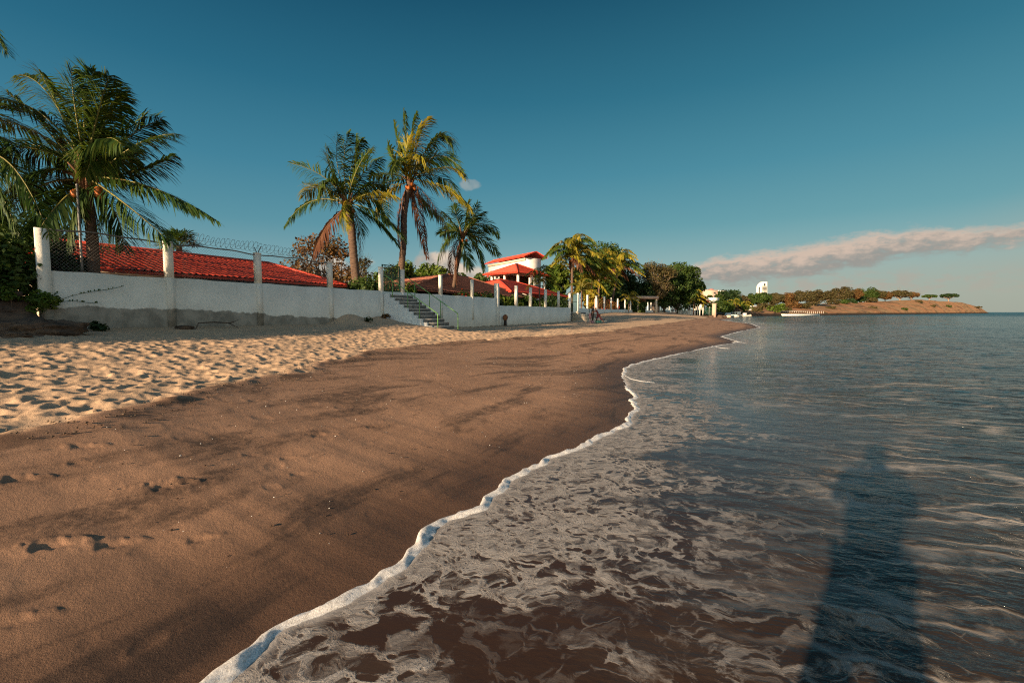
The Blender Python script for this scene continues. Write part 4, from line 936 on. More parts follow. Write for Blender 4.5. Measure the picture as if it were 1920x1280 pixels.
traced_palm('shorter leaning coconut palm with a dead reddish frond, in front of the white cumulus cloud', 35.8, (868, 442), [
    (874, 408, 878, 378, .4, G), (886, 415, 910, 398, -.5, G), (858, 412, 850, 384, -.6, DK), (846, 414, 828, 396, .5, DK), (903, 420, 935, 444, -.4, DK), (903, 448, 935, 478, .4, G), (895, 468, 906, 508, -.6, DK), (838, 450, 820, 494, .3, G), (848, 474, 848, 518, .7, DD), (872, 470, 882, 504, -.9, DK), (880, 425, 896, 380, .9, DK), (850, 432, 826, 438, -1.0, DK), (856, 476, 856, 530, -.3, DD), (890, 438, 922, 428, 1.1, DK)],
    [(846, 570), (850, 545), (855, 510), (863, 470)], .17, .13, 1.25, 42, .062, 6, coconuts=5)
def auto_palm(name, label, base, H, flen, seed, mats, nf=18, lean=(0, 0), nleaf=30, lw=.08, group=None, r=.16, coco=4, wind=.35, parts=True, wid=None):
    rs = random.Random(seed); b = Vector(base); cr = b + Vector((lean[0], lean[1], H)); o = empty(name, b, label, 'palm tree', group)
    if H > .8: palm_trunk(o, [b - Vector((0, 0, .4)), b + Vector((lean[0] * .35, lean[1] * .35, H * .4)), b + Vector((lean[0] * .8, lean[1] * .8, H * .8)), cr], r, r * .75)
    for k in range(nf):
        a = 2.399 * k + rs.uniform(-.3, .3); up = 1.25 - 1.75 * (k + .5) / nf + rs.uniform(-.12, .12); l = flen * rs.uniform(.82, 1.1)
        d_ = Vector((math.cos(a) + wind, math.sin(a), 0)).normalized(); mid = cr + d_ * l * .42 * math.cos(up) + Vector((0, 0, math.sin(up) * l * .5 + l * .08))
        tip = cr + d_ * l * (.82 * math.cos(up * .75) + .08) + Vector((0, 0, math.sin(up) * l * .62 - l * .22))
        mt = mats[0] if rs.random() < .55 else mats[1]
        if len(mats) > 2 and k >= nf - 3: mt = mats[2]
        P1 = mid * 2 - (cr + tip) * .5
        add_frond(o, cr, P1, tip, wid or flen * .22, nleaf, lw, rs.uniform(.6, 1.1), rs.uniform(-.7, .7), (wind, .05, 0), mt, seed * 77 + k, sr=.03)
    for k in range(coco):
        q = MB(); a = rs.uniform(0, 6.28); q.ball((cr.x + math.cos(a) * .3, cr.y + math.sin(a) * .3, cr.z - .45), .16, 8, 6); q.build('coconut', M['coconut'], o, True)
    return o
def gp(px, Y, z=.9): v = at(px, 600, Y); v.z = z; return v
auto_palm('coconut_palm', 'full golden coconut palm with coconuts beside the red pavilion roofs', gp(1072, 66), 8.4, 5.4, 11, [GD, G, DD], 30, (0, 0), 40, .12, r=.22, coco=7)
auto_palm('coconut_palm', 'coconut palm with leaning pale trunk and orange dead fronds behind the row of white posts', gp(1144, 83), 8.6, 5.6, 12, [GD, G, DD], 26, (1.4, 0), 36, .13, r=.2, coco=4)
auto_palm('coconut_palm', 'slim young palm with a thin pale trunk in front of the wide red pavilion roof', gp(1013, 44), 3.7, 2.3, 13, [GD, G], 11, (-.15, 0), 26, .06, r=.07, coco=0)
auto_palm('coconut_palm', 'golden palm crowding between the red pavilion and the leaning palm, set back', gp(1106, 72), 5.8, 5.4, 14, [GD, G], 26, (.3, 0), 34, .12, r=.18, coco=2)
auto_palm('coconut_palm', 'small orange young palm by the flat roofed shelter', gp(1178, 78), 2.9, 2.3, 15, [GD, G], 13, (.1, 0), 20, .09, r=.08, coco=0)
auto_palm('coconut_palm', 'low golden palm behind the pale pavilion side next to the second gate', gp(1090, 60), 3.4, 3.0, 16, [GD, G], 13, (0, 0), 22, .09, r=.12, coco=0)
auto_palm('coconut_palm', 'green gold palm crown merging with the leaning palm from behind', gp(1122, 88), 9.3, 5.6, 17, [G, GD], 24, (0, 0), 32, .13, r=.2, coco=0)
auto_palm('coconut_palm', 'green gold palm overlapping the end of the white house', gp(1046, 72), 6.2, 4.2, 18, [G, GD], 22, (0, 0), 32, .11, r=.16, coco=0)
# fan palm behind the red roof
fp = gp(336, 20.5, 1.0); o = empty('fan_palm', fp, 'dark fan palm peeking over the ridge of the long red roof', 'palm tree'); cr = at(336, 462, 20.5)
palm_trunk(o, [fp, (fp + cr) * .5, cr], .13, .11)
rs_ = random.Random(5)
for k in range(26):
    a = rs_.uniform(0, 6.28); up = rs_.uniform(-.4, 1.3); d_ = Vector((math.cos(a) * math.cos(up), math.sin(a) * math.cos(up), math.sin(up))); st = cr + d_ * rs_.uniform(.35, .65)
    q = MB(); q.tube([cr, st], .012, 4); side = d_.cross(Vector((0, 0, 1))).normalized(); nn_ = side.cross(d_)
    for j in range(17):
        th = (j - 8) / 8 * 1.9; v = d_ * math.cos(th) + side * math.sin(th) + nn_ * .12 * rs_.uniform(-1, 1); e = (d_.cross(v) if abs(th) > .05 else nn_).normalized(); w_ = v.cross(nn_).normalized() * .028; L_ = .55 * rs_.uniform(.85, 1.1)
        tip = st + v * L_ + Vector((0, 0, -.10)); m_ = st + v * L_ * .55
        q.add([tuple(st), tuple(m_ - w_), tuple(tip), tuple(m_ + w_)], [[0, 1, 2, 3]])
    q.build('leaf', M['frond_dark'] if k % 4 else M['frond'], o)
def leaves(n, centres, radii, size, seed, flat=.75, shell=.6, elong=1.6):
    """n leaf quads spread through ellipsoid clumps"""
    rs = np.random.default_rng(seed); centres = np.asarray(centres, float); radii = np.asarray(radii, float)
    if radii.ndim == 1: radii = np.stack([radii, radii, radii * flat], -1)
    w_ = radii[:, 0] ** 2; ci = rs.choice(len(centres), n, p=w_ / w_.sum())
    d = rs.normal(size=(n, 3)); d /= np.linalg.norm(d, axis=1)[:, None]; rr = rs.uniform(shell ** 3, 1.15, n) ** (1 / 3.0)
    pos = centres[ci] + d * radii[ci] * rr[:, None]
    nrm = d * .7 + rs.normal(size=(n, 3)) * .6 + np.array([0, 0, .45]); nrm /= np.linalg.norm(nrm, axis=1)[:, None]
    t = np.cross(nrm, rs.normal(size=(n, 3))); t /= np.linalg.norm(t, axis=1)[:, None]; b = np.cross(nrm, t)
    s_ = size * rs.uniform(.6, 1.35, n)[:, None]; t = t * s_ * elong * .5; b = b * s_ * .5
    V = np.stack([pos - t, pos - b * .9 + nrm * s_ * .08, pos + t, pos + b * .9 + nrm * s_ * .08], 1).reshape(-1, 3)
    return V, np.arange(n)[:, None] * 4 + np.array([[0, 1, 2, 3]])
def tree(name, label, base, H, W_, seed, leafm='leaf_green', n=6000, size=.22, clumps=34, trunkh=.35, depthw=None, barkm='bark', group=None, bare=0.0, tr=None, shape='round', cat='tree', crad=.2, flowers=0, twigs=True, hang=0):
    rs = random.Random(seed); b = Vector(base); depthw = depthw or W_; o = empty(name, b, label, cat, group)
    cz = b.z + H * (trunkh + (1 - trunkh) * .5); hh = H * (1 - trunkh) * .5; cen = []; rad = []
    for k in range(clumps):
        while True:
            x, y, z = rs.uniform(-1, 1), rs.uniform(-1, 1), rs.uniform(-1, 1)
            d2 = x * x + y * y + z * z
            if d2 < 1 and (d2 > .22 or rs.random() < .25): break
        if shape == 'umbrella': z = abs(z) * .6 + .35 - .35 * (x * x + y * y); 
        if shape == 'bush' and z < 0: z *= .9
        f = rs.uniform(.7, 1.3); cen.append((b.x + x * W_ / 2 * (1 - crad * .8), b.y + y * depthw / 2 * (1 - crad * .8), cz + z * hh * (1 - crad * .5))); rad.append(crad * W_ / 2 * f * 1.25)
    V, F4 = leaves(n, cen, np.minimum(rad, hh * .7 + .1), size, seed)
    cr_ = mesh_np('crown', V, [F4], [M[leafm]], o)
    q = MB(); tr = tr or max(.05, H * .022); fork = Vector((b.x + W_ * .03 * rs.uniform(-1, 1), b.y, b.z + H * trunkh * (.75 if trunkh > .1 else 1) + .05))
    q.tube([b - Vector((0, 0, .3)), (b + fork) * .5 + Vector((W_ * .01, 0, 0)), fork], [tr * 1.25, tr, tr * .85], 8)
    for k in range(0, clumps, 1 if twigs else 3):
        c_ = Vector(cen[k]); m_ = fork.lerp(c_, .5) + Vector((rs.uniform(-.06, .06) * W_, rs.uniform(-.06, .06) * W_, H * .03)); q.tube([fork, fork.lerp(m_, .5) + Vector((0, 0, .01 * H)), m_, c_], [tr * .55, tr * .4, tr * .28, tr * .1], 5, False)
        if bare:
            for j in range(int(bare)):
                e_ = c_ + Vector((rs.uniform(-1, 1), rs.uniform(-1, 1), rs.uniform(-.3, 1))) * rad[k] * 1.5; q.tube([m_.lerp(c_, .7), e_], [tr * .12, tr * .04], 3, False)
    q.build('trunk' if trunkh > .1 else 'stems', M[barkm], o)
    if flowers:
        V, F4 = leaves(flowers, cen, np.array(rad) * 1.08, size * 1.2, seed + 9, shell=.95, elong=1.1); mesh_np('flowers', V, [F4], [M['flower']], o)
    return o
def Yw(px, p):
    a = math.atan((px - 960) / F); return (D0 - p) / math.sin(WA - a) * math.cos(a)
def bush(label, px, Y, top_px, W_, seed, leafm='leaf_green', n=3500, size=.16, dw=None, z=.9, flowers=0, clumps=26, cat='bush', name='bush', **kw):
    b = gp(px, Y, z); t_ = at(px, top_px, Y).z
    return tree(name, label, b, t_ - z, W_, seed, leafm, n, size, clumps, .02, dw or W_ * .7, cat=cat, shape='bush', crad=.3, flowers=flowers, **kw)
# ------------------------------------------------------------------ garden trees and hedges near the wall
bush('dense dark hedge with red hibiscus flowers at the near wall end above the rubble', -72, Yw(-72, -1.7), 425, 3.7, 21, 'leaf_green', 15000, .10, 1.8, .9, 46, 60, cat='hedge', name='hedge')
bush('dark bush filling the gap between the first pillar and the near palm trunk', 122, Yw(122, -1.7), 434, 1.5, 22, 'leaf_dark', 6000, .09, 1.2, 1.0, 0, 30)
bush('leafy shrub behind the roof ridge close to the near palm crown', 250, 22.0, 455, 3.2, 23, 'leaf_green', 3500, .12, 2.0, .8, 0, 22)
bush('dark foliage mass under the drooping fronds at the far near-end corner', 10, Yw(10, -11), 388, 6.0, 24, 'leaf_dark', 9000, .16, 3, .8, 0, 50, cat='hedge', name='hedge')
for k_, (s__, z__) in enumerate([(-.5, 3.3), (-3.8, 3.6), (-7.2, 3.7)]):  # unseen hedge stretches added to throw shade over the rubble corner
    tree('hedge', ['added unseen hedge past the near wall end, shading the rubble', 'second stretch of the added unseen hedge shading the rubble', 'third stretch of the added unseen hedge shading the rubble'][k_], PS(-1.5, s__, .9), z__, 4.2, 120 + k_, 'leaf_dark', 5000, .16, 34, .02, 2.6, cat='hedge', shape='bush', crad=.32)
tree('dry_tree', 'half bare dry tree with rusty leaves behind the brown hanging frond at the roof end', gp(612, 29, .8), 5.6, 5.2, 31, 'leaf_dry', 3800, .13, 40, .25, 4, 'bark', bare=4, crad=.18)
tree('dry_tree', 'thin bare dark limbed tree spreading just before the barred gate', gp(700, 28, .8), 4.3, 3.4, 32, 'leaf_olive', 1200, .11, 24, .3, 3, 'bark', bare=6, crad=.2)
tree('dry_tree', 'low dry tree with yellowed leaves beside the end of the long red roof', gp(640, 33, .8), 3.4, 5.2, 33, 'leaf_dry', 3600, .14, 32, .15, 4, 'bark', bare=3, crad=.2)
bush('green bush between the roof tip and the gate posts', 688, Yw(688, -1.6), 523, 2.6, 34, 'leaf_green', 3200, .12, 1.6, .9)
bush('bushy green shrub right behind the end of the red roof', 590, 30, 512, 4.0, 35, 'leaf_green', 2600, .15, 3, .9)
tree('leafy_tree', 'bright green leafy tree behind the barred gate', gp(752, 40, .8), 5.1, 5.0, 36, 'leaf_bright', 7500, .22, 40, .12, 4, crad=.24)
tree('leafy_tree', 'rounded green tree under the cumulus cloud behind the brown roof', gp(806, 46, .8), 5.4, 5.4, 37, 'leaf_bright', 7500, .24, 40, .12, 4, crad=.24)
tree('leafy_tree', 'darker green tree behind the crest of the brown hut roof', gp(850, 62, .8), 6.2, 5.5, 38, 'leaf_green', 4500, .28, 34, .1, 4, crad=.26)
tree('leafy_tree', 'distant olive green tree crown between the leaning palm and the white house', gp(902, 84, .8), 8.0, 6.0, 39, 'leaf_green', 4500, .34, 34, .1, 4, crad=.26)
bush('bright green shrub at the near corner of the brown hut roof', 772, Yw(772, -1.6), 528, 1.7, 40, 'leaf_bright', 2600, .13, 1.3, .9)
bush('garden shrub with orange red flowers under the brown roof', 878, Yw(878, -1.6), 548, 3.4, 41, 'leaf_green', 3500, .14, 1.5, .9, 240)
bush('green garden shrub under the far part of the brown roof', 915, Yw(915, -1.6), 550, 2.6, 42, 'leaf_dark', 2600, .14, 1.5, .9)
bush('yellow green shrub behind the tall corner pillar', 952, Yw(952, -1.9), 553, 2.8, 43, 'leaf_bright', 3200, .15, 1.5, .9)
bush('dark green hedge under the eave of the broad red pavilion', 1000, Yw(1000, -2.2), 556, 4.6, 44, 'leaf_green', 5200, .16, 1.5, .9, 0, 34, cat='hedge', name='hedge')
bush('dark hedge at the shaded far side of the broad red pavilion', 1043, Yw(1043, -2.2), 555, 3.8, 45, 'leaf_dark', 4200, .17, 1.5, .9, 0, 30, cat='hedge', name='hedge')
bush('bush with bright yellow leaves behind the first posts of the long row', 1109, Yw(1109, -1.8), 540, 2.4, 46, 'leaf_yellow', 3200, .18, 1.5, .9)
bush('shrub with orange red flowers between the white posts past the couple', 1138, Yw(1138, -2), 556, 3.2, 47, 'leaf_dry', 2800, .18, 1.5, .9, 200)
bush('dark green bush behind the middle posts of the long row', 1163, Yw(1163, -2.5), 545, 4.2, 48, 'leaf_dark', 4200, .22, 2, .9)
bush('dark green bush in front of the flat roofed shelter', 1196, 84, 560, 4.0, 49, 'leaf_green', 2600, .22, 2, .9)
tree('leafy_tree', 'large dark green tree behind the golden palms', gp(1120, 96, .8), 15.4, 12.5, 50, 'leaf_green', 15000, .34, 60, .12, 8, crad=.24)
tree('leafy_tree', 'dark tree filling behind the leaning pale palm trunk', gp(1158, 104, .8), 10.4, 10.0, 51, 'leaf_dark', 9000, .36, 44, .1, 7, crad=.26)
tree('leafy_tree', 'low dark tree standing over the flat roofed shelter', gp(1196, 106, .8), 8.6, 8.0, 52, 'leaf_dark', 7000, .36, 40, .12, 6, crad=.26)
tree('dry_tree', 'tall olive brown half bare tree with pale limbs beyond the shelter', gp(1226, 108, .8), 12.6, 11.0, 53, 'leaf_olive', 7500, .27, 60, .25, 8, 'paleb', bare=3, crad=.19)
tree('leafy_tree', 'green tree rising between the half bare tree and the broad shade tree', gp(1246, 112, .8), 11.8, 8.5, 58, 'leaf_green', 8000, .34, 44, .12, 7, crad=.24)
tree('leafy_tree', 'broad green shade tree at the end of the beach villas, above the white railings', gp(1268, 118, .8), 13.4, 12.6, 54, 'leaf_green', 16000, .36, 66, .12, 9, crad=.22)
tree('leafy_tree', 'outermost green tree of the villa row, reaching out towards the sea', gp(1290, 124, .8), 11.4, 8.8, 55, 'leaf_bright', 8000, .34, 44, .12, 7, crad=.24)
tree('leafy_tree', 'green tree crowding between the white house and the golden palms', gp(1043, 69, .8), 8.8, 4.2, 57, 'leaf_bright', 6000, .3, 36, .1, 4, crad=.26)
bush('dark green clipped hedge along the far shore path past the white railings', 1305, 128, 581, 6.4, 56, 'leaf_dark', 4000, .3, 2, .9, cat='hedge', name='hedge')
# ------------------------------------------------------------------ rubble, weeds
rb = empty('low_masonry_wall', PS(-.3, 2.5, 1.0), 'crumbling low brown masonry wall with a flat coping at the near end of the white wall', 'wall')
n1_, n2_ = 70, 26; V = []
for a_ in range(n1_):
    s_ = -6 + 11.15 * a_ / (n1_ - 1)
    for b_ in range(n2_):
        f = b_ / (n2_ - 1); z_ = .7 + (1.86 - .7) * f; ex = 1.25 * (1 - f) ** 1.5 + .12 * (round((1 - f) * 5) / 5); q_ = PS(-.02 + ex, s_)
        nn = .12 * gnoise(np.array([s_ * 1.5]), np.array([z_ * 3.0]), 3)[0] + .09 * gnoise(np.array([s_ * 4.5]), np.array([z_ * 8.0]), 4)[0] - .10 * (gnoise(np.array([s_ * .8]), np.array([z_ * 6.5]), 6)[0] > .38)
        V.append((q_.x + nvv.x * nn, q_.y + nvv.y * nn, z_ + .02 * gnoise(np.array([s_ * 5.]), np.array([z_ * 7.0]), 8)[0]))
q = MB(); q.add(V, [[a * n2_ + b, (a + 1) * n2_ + b, (a + 1) * n2_ + b + 1, a * n2_ + b + 1] for a in range(n1_ - 1) for b in range(n2_ - 1)]); q.wbox(-.5, -.04, -6, 5.1, .4, 1.84)
q.build('masonry', M['rock'], rb)
q = MB(); q.wbox(-.55, .12, -6, 4.95, 1.875, 1.99); q.build('coping', M['rock'], rb)
def rock(label, px, py, Y, sx, sz, seed, m_='rock', group=None):
    v = at(px, py, Y); p_, s_ = to_ps(v.x, v.y); zz = Zs(max(p_, 0), s_)
    q = MB(); q.ball((0, 0, 0), 1, 44, 30, 0, seed); VV = q.V[0]
    VV = np.sign(VV) * np.abs(VV) ** .55 * .8                       # blocky
    nz = fbm(VV[:, 0] * 1.3 + VV[:, 2] * 2 + seed * 3.1, VV[:, 1] * 1.3 + VV[:, 2] + seed, 5, seed) * .5 + np.round(fbm(VV[:, 0] * .8, VV[:, 2] * 3.5 + seed, 2, seed + 3) * 4) / 4 * .16
    VV = VV * (1 + nz[:, None]); a__ = seed * 1.3; VV = np.stack([VV[:, 0] * math.cos(a__) - VV[:, 1] * math.sin(a__), VV[:, 0] * math.sin(a__) + VV[:, 1] * math.cos(a__), VV[:, 2] + .15 * VV[:, 0]], -1)
    q.V[0] = VV * np.array([sx * .8, sx * .55, sz]) + np.array([v.x, v.y, zz + sz * .25]); o = q.build('rubble_block', M[m_]); tag(o, label, 'rock', group); return o
for k, a in enumerate([('flat slab of rubble lowest at the foot of the masonry wall', 95, 610, 10.7, .95, .26, 1), ('wide rubble block under the green weed', 60, 600, 10.4, .75, .30, 2), ('small square rubble block nearest the white wall', 138, 612, 11.6, .34, .17, 3), ('rubble lump at the frame edge', 15, 608, 10.2, .5, .24, 4), ('dark broken block leaning on the masonry wall', 45, 585, 10.6, .38, .22, 6), ('small loose stone between the rubble blocks and the weed', 112, 600, 11.0, .22, .15, 7), ('crusted rubble block high under the coping', 90, 578, 11.2, .36, .24, 8), ('flat broken stone half sunk in the shaded sand', 30, 622, 9.8, .42, .10, 9), ('low stone half buried at the wall foot below the second pillar', 345, 604, 13.7, .38, .10, 5)]): rock(*a)
def weed(label, base, H, W_, n, seed, m_='leaf_bright', size=.06, name='weed'):
    return tree(name, label, base, H, W_, seed, m_, n, size, 12, .02, W_, cat='weed', shape='bush', crad=.34, tr=.008)
weed('yellow green weed sprouting from the rubble by the first pillar', PS(.22, 5.25, 1.45), .55, .75, 900, 61)
weed('leafy weed tuft in the crack below the first pillar', PS(.1, 4.75, 1.7), .40, .45, 400, 62)
weed('dark low weed on the sand at the wall foot near the rubble', PS(.5, 6.2, Zs(.5, 6.2)), .22, .42, 320, 63, 'leaf_dark')
weed('tiny dark dead weed in front of the sand mound', PS(1.0, 15.6, Zs(1.0, 15.6)), .22, .4, 160, 64, 'leaf_dark', .05)
weed('small dead twiggy tuft on the mound beside the stairs', PS(.5, 17.3, Zs(.5, 17.3)), .18, .55, 220, 65, 'leaf_dry', .05)
cv = empty('creeping_vine', PS(.12, 5.5, 1.75), 'thin vine shoots reaching from the weed across the white wall', 'vine')
for (ps_, zs_, pe, ze) in ((5.45, 1.72, 7.0, 2.28), (5.5, 1.70, 6.4, 1.80), (5.2, 1.6, 5.6, 2.05)):
    q = MB(); pts = [PS(.09 + .03 * math.sin(t * 3), ps_ + (pe - ps_) * t, zs_ + (ze - zs_) * t + .05 * math.sin(t * 5)) for t in np.linspace(0, 1, 9)]; q.tube(pts, .006, 4)
    for j in range(16):
        t = rng.random(); c_ = PS(.10, ps_ + (pe - ps_) * t, zs_ + (ze - zs_) * t + .05 * math.sin(t * 5)); d_ = Vector((rng.normal() * .6, rng.normal() * .3, .7)).normalized() * .055; e_ = Vector((d_.z, 0, -d_.x)) * .4; q.quad(c_, c_ + d_ * .5 - e_, c_ + d_, c_ + d_ * .5 + e_)
    q.build('shoot', M['leaf_green'], cv)
# wrack line, pebbles and shell bits on the sand
def bits(name, label, n, size, m_, seed, region, sh_=.5):
    rs = np.random.default_rng(seed); s_ = rs.uniform(1.5, 26, n) if region == 'line' else rs.uniform(1.5, 18, n)
    pb_ = np.interp(s_, pb_s, pb_p); psh = p_shore(s_)
    p_ = pb_ + rs.normal(.12, .22, n) if region == 'line' else pb_ + rs.uniform(.0, 1, n) * (psh - pb_ - .4)
    if region == 'line':
        Q = nvv.x * (p_ - D0) + wv.x * s_, nvv.y * (p_ - D0) + wv.y * s_; p_ = p_ + fbm(Q[0] * .5, Q[1] * .5, 4, 41) * .9
    X_ = nvv.x * (p_ - D0) + wv.x * s_; Y_ = nvv.y * (p_ - D0) + wv.y * s_; Z_ = zsand(p_, s_) + (.01 if region == 'line' else .004)
    base = np.array([[1, 0, 0], [-.5, .8, 0], [-.6, -.7, 0], [0, 0, sh_], [0, 0, -.5]]); F3_ = [[0, 1, 3], [1, 2, 3], [2, 0, 3], [1, 0, 4], [2, 1, 4], [0, 2, 4]]
    sc_ = size * rs.uniform(.5, 1.6, n) ** 1.5; an = rs.uniform(0, 6.28, n); el_ = rs.uniform(.6, 1.8, n)
    bx_ = base[None] * sc_[:, None, None] * (1 + rs.normal(0, .2, (n, 5, 3))); bx_[:, :, 0] *= el_[:, None]
    c_, s2 = np.cos(an)[:, None], np.sin(an)[:, None]; Vx = bx_[:, :, 0] * c_ - bx_[:, :, 1] * s2 + X_[:, None]; Vy = bx_[:, :, 0] * s2 + bx_[:, :, 1] * c_ + Y_[:, None]; Vz = bx_[:, :, 2] + Z_[:, None]
    V = np.stack([Vx, Vy, Vz], -1).reshape(-1, 3); Fx = (np.arange(n)[:, None, None] * 5 + np.array(F3_)[None]).reshape(-1, 3)
    return tag(mesh_np(name, V, [Fx], [M[m_]]), label, 'debris', kind='stuff')
bits('beach_litter', 'dark crumbs of weed and twigs along the edge of the dry sand', 3000, .0075, 'bark', 71, 'line', .6)
bits('shell_fragments', 'tiny pale shell fragments scattered on the wet sand', 420, .0045, 'frame', 72, 'all')
bits('pebbles', 'small dark pebbles scattered on the wet sand', 900, .006, 'darkwood', 73, 'all')
dw = empty('driftwood', PS(.55, 9.0, Zs(.55, 9.0)), 'curved dry driftwood branch lying at the wall foot below the second pillar', 'branch')
q = MB(); zz = Zs(.6, 9.2); q.tube([PS(.75, 8.45, zz - .02), PS(.5, 8.7, zz + .18), PS(.45, 9.2, zz + .20), PS(.5, 9.7, zz + .16), PS(.55, 9.95, zz + .26)], [.012, .02, .022, .02, .008], 6); q.tube([PS(.5, 9.65, zz + .16), PS(.7, 9.85, zz)], [.016, .008], 5); q.build('branch', M['bark'], dw, True)

# ------------------------------------------------------------------ headland across the bay
M['hill'] = None
m, t, b = newmat('dry headland'); M['hill'] = m
geo = t.new('ShaderNodeNewGeometry'); pos = geo.outputs['Position']; zz_ = t.sep(pos)[2]
n_ = t.noise(pos, .05, 6, .65); n2 = t.noise(pos, .22, 5, .7); n3 = t.noise(t.vmul(pos, (1, 1, 6)), .09, 5, .6)
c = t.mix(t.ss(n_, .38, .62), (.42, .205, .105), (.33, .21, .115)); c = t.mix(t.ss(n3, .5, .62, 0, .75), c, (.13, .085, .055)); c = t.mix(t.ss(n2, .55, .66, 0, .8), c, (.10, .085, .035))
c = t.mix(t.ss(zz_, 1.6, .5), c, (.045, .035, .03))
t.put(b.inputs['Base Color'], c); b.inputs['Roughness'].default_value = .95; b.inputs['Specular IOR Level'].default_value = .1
hu = [(x - 960) / F for x in (1285, 1340, 1385, 1420, 1470, 1560, 1640, 1720, 1800, 1835, 1852)]
hS = [150, 152, 158, 166, 186, 214, 258, 322, 420, 480, 540]; hC = [170, 180, 195, 215, 245, 290, 330, 390, 470, 510, 545]
hH = [2.0, 2.3, 2.8, 4.2, 5.2, 7.0, 9.0, 12.2, 11.5, 7.0, 0.4]
V = []; us = np.linspace(hu[0], hu[-1], 260); fr = [-.12, 0, .012, .05, .1, .18, .28, .4, .52, .65, .8, .92, 1.0, 1.3, 1.9, 3.0, 5.0]
for u in us:
    s0_, c0_, h0_ = (float(np.interp(u, hu, a)) for a in (hS, hC, hH))
    for f in fr:
        Y = s0_ + (c0_ - s0_) * f; Y += (2.2 * float(fbm(np.array([u * 60]), np.array([f * 4]), 3, 5)[0])) * (0 < f < 2)
        if f < 0: z = -1.5
        elif f == 0: z = -.15
        elif f < .03: z = min(h0_ * .35, 1.3)
        elif f <= 1: z = min(h0_ * .35, 1.3) + (h0_ - min(h0_ * .35, 1.3)) * (f ** .9)
        else: z = h0_ * (1 - .04 * (f - 1)) if f < 4 else h0_ * .3
        z += (.5 * float(fbm(np.array([u * 90]), np.array([Y * .08]), 4, 6)[0])) * (f > .02) * min(1, h0_ / 5)
        V.append((u * Y, Y, z))
m_ = len(fr); q = MB(); q.add(V, [[i * m_ + j, (i + 1) * m_ + j, (i + 1) * m_ + j + 1, i * m_ + j + 1] for i in range(len(us) - 1) for j in range(m_ - 1)])
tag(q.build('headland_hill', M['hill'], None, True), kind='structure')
def hgt(px, Y):
    u = (px - 960) / F; s0_, c0_, h0_ = (float(np.interp(u, hu, a)) for a in (hS, hC, hH)); f = (Y - s0_) / (c0_ - s0_); b0 = min(h0_ * .35, 1.3)
    return b0 + (h0_ - b0) * min(1, max(0, f)) ** .9
def fartree(label, px, top, wpx, Yoff, seed, leafm, shape='round', th=.3, n=1500, clumps=22, bare=0, barkm='paleb', name='distant_tree', base_px=None, dwn=1.0):
    u = (px - 960) / F; c0_ = float(np.interp(u, hu, hC)); Y = c0_ + Yoff; z0 = hgt(px, Y) - .2; zt = at(px, top, Y).z; W_ = wpx / F * Y * 1.35
    return tree(name, label, (u * Y, Y, z0), max(1.2, zt - z0), W_, seed, leafm, n, max(.5, Y / 850 * 1.5), clumps, th * .75, W_ * dwn, barkm, bare=bare, shape=shape, crad=.27 if shape != 'umbrella' else .3, twigs=bool(bare) or shape == 'umbrella', tr=max(.25, W_ * .03))
LT = [
 (1366, 541, 36, 4, 'leaf_dark', 'round', .1, 'big dark green tree right next to the pale apartment block', 0),
 (1338, 549, 24, 12, 'leaf_green', 'round', .1, 'green tree in front of the pink apartment block', 0),
 (1392, 552, 24, 10, 'leaf_olive', 'round', .2, 'brownish tree between the apartment block and the white tower', 0),
 (1408, 549, 20, 14, 'leaf_green', 'round', .2, 'green tree just before the foot of the white tower', 0),
 (1427, 549, 26, 4, 'leaf_green', 'round', .25, 'dense green tree directly below the white tower', 0),
 (1451, 550, 26, 6, 'leaf_olive', 'round', .3, 'thin brown tree just past the white tower', 1),
 (1474, 551, 26, 5, 'leaf_dry', 'round', .4, 'bare rusty tree with forked pale trunk on the slope', 3),
 (1494, 547, 26, 8, 'leaf_olive', 'round', .35, 'olive spreading tree beside the bare rusty one', 1),
 (1523, 544, 34, -22, 'leaf_olive', 'round', .25, 'broad heavy crowned tree standing lower on the slope', 1),
 (1551, 546, 26, 5, 'leaf_olive', 'round', .4, 'brown green tree with pale trunks next to the broad one', 1),
 (1577, 539, 28, 8, 'leaf_olive', 'round', .35, 'tallest brown crowned tree of the headland grove', 1),
 (1600, 543, 22, 4, 'leaf_dry', 'round', .4, 'reddish bare crowned tree in the grove', 2),
 (1580, 562, 16, -10, 'leaf_green', 'round', .2, 'low green tree under the tallest brown one', 0),
 (1620, 540, 36, 8, 'leaf_green', 'round', .35, 'wide tree with a dark green top at the right part of the grove', 0),
 (1612, 556, 12, 2, 'leaf_dark', 'round', .1, 'small dark tree under the wide green topped one', 0),
 (1641, 545, 26, 4, 'leaf_olive', 'round', .45, 'pale brown tree following the wide green topped one', 1),
 (1657, 548, 18, 6, 'leaf_dry', 'round', .4, 'last thin tree of the unbroken grove', 2),
 (1684, 546, 32, 6, 'leaf_olive', 'umbrella', .3, 'brown umbrella tree after the gap in the grove', 2),
 (1706, 549, 24, 8, 'leaf_dry', 'umbrella', .3, 'sparse umbrella tree joined to the brown one after the gap', 3),
 (1739, 553, 20, 4, 'leaf_green', 'umbrella', .55, 'lone green umbrella tree, the left of two on the bare ridge', 0),
 (1775, 551, 25, 2, 'leaf_dark', 'umbrella', .55, 'lone dark umbrella tree, outermost on the bare ridge', 0)]
for k, (px, top, wp, yo, lm, shp, th, lab, br) in enumerate(LT):
    fartree(lab, px, top, wp, yo, 200 + k, lm, shp, th, 4200 if wp > 25 else 2800, 30, br, name='umbrella_tree' if shp == 'umbrella' else 'distant_tree')
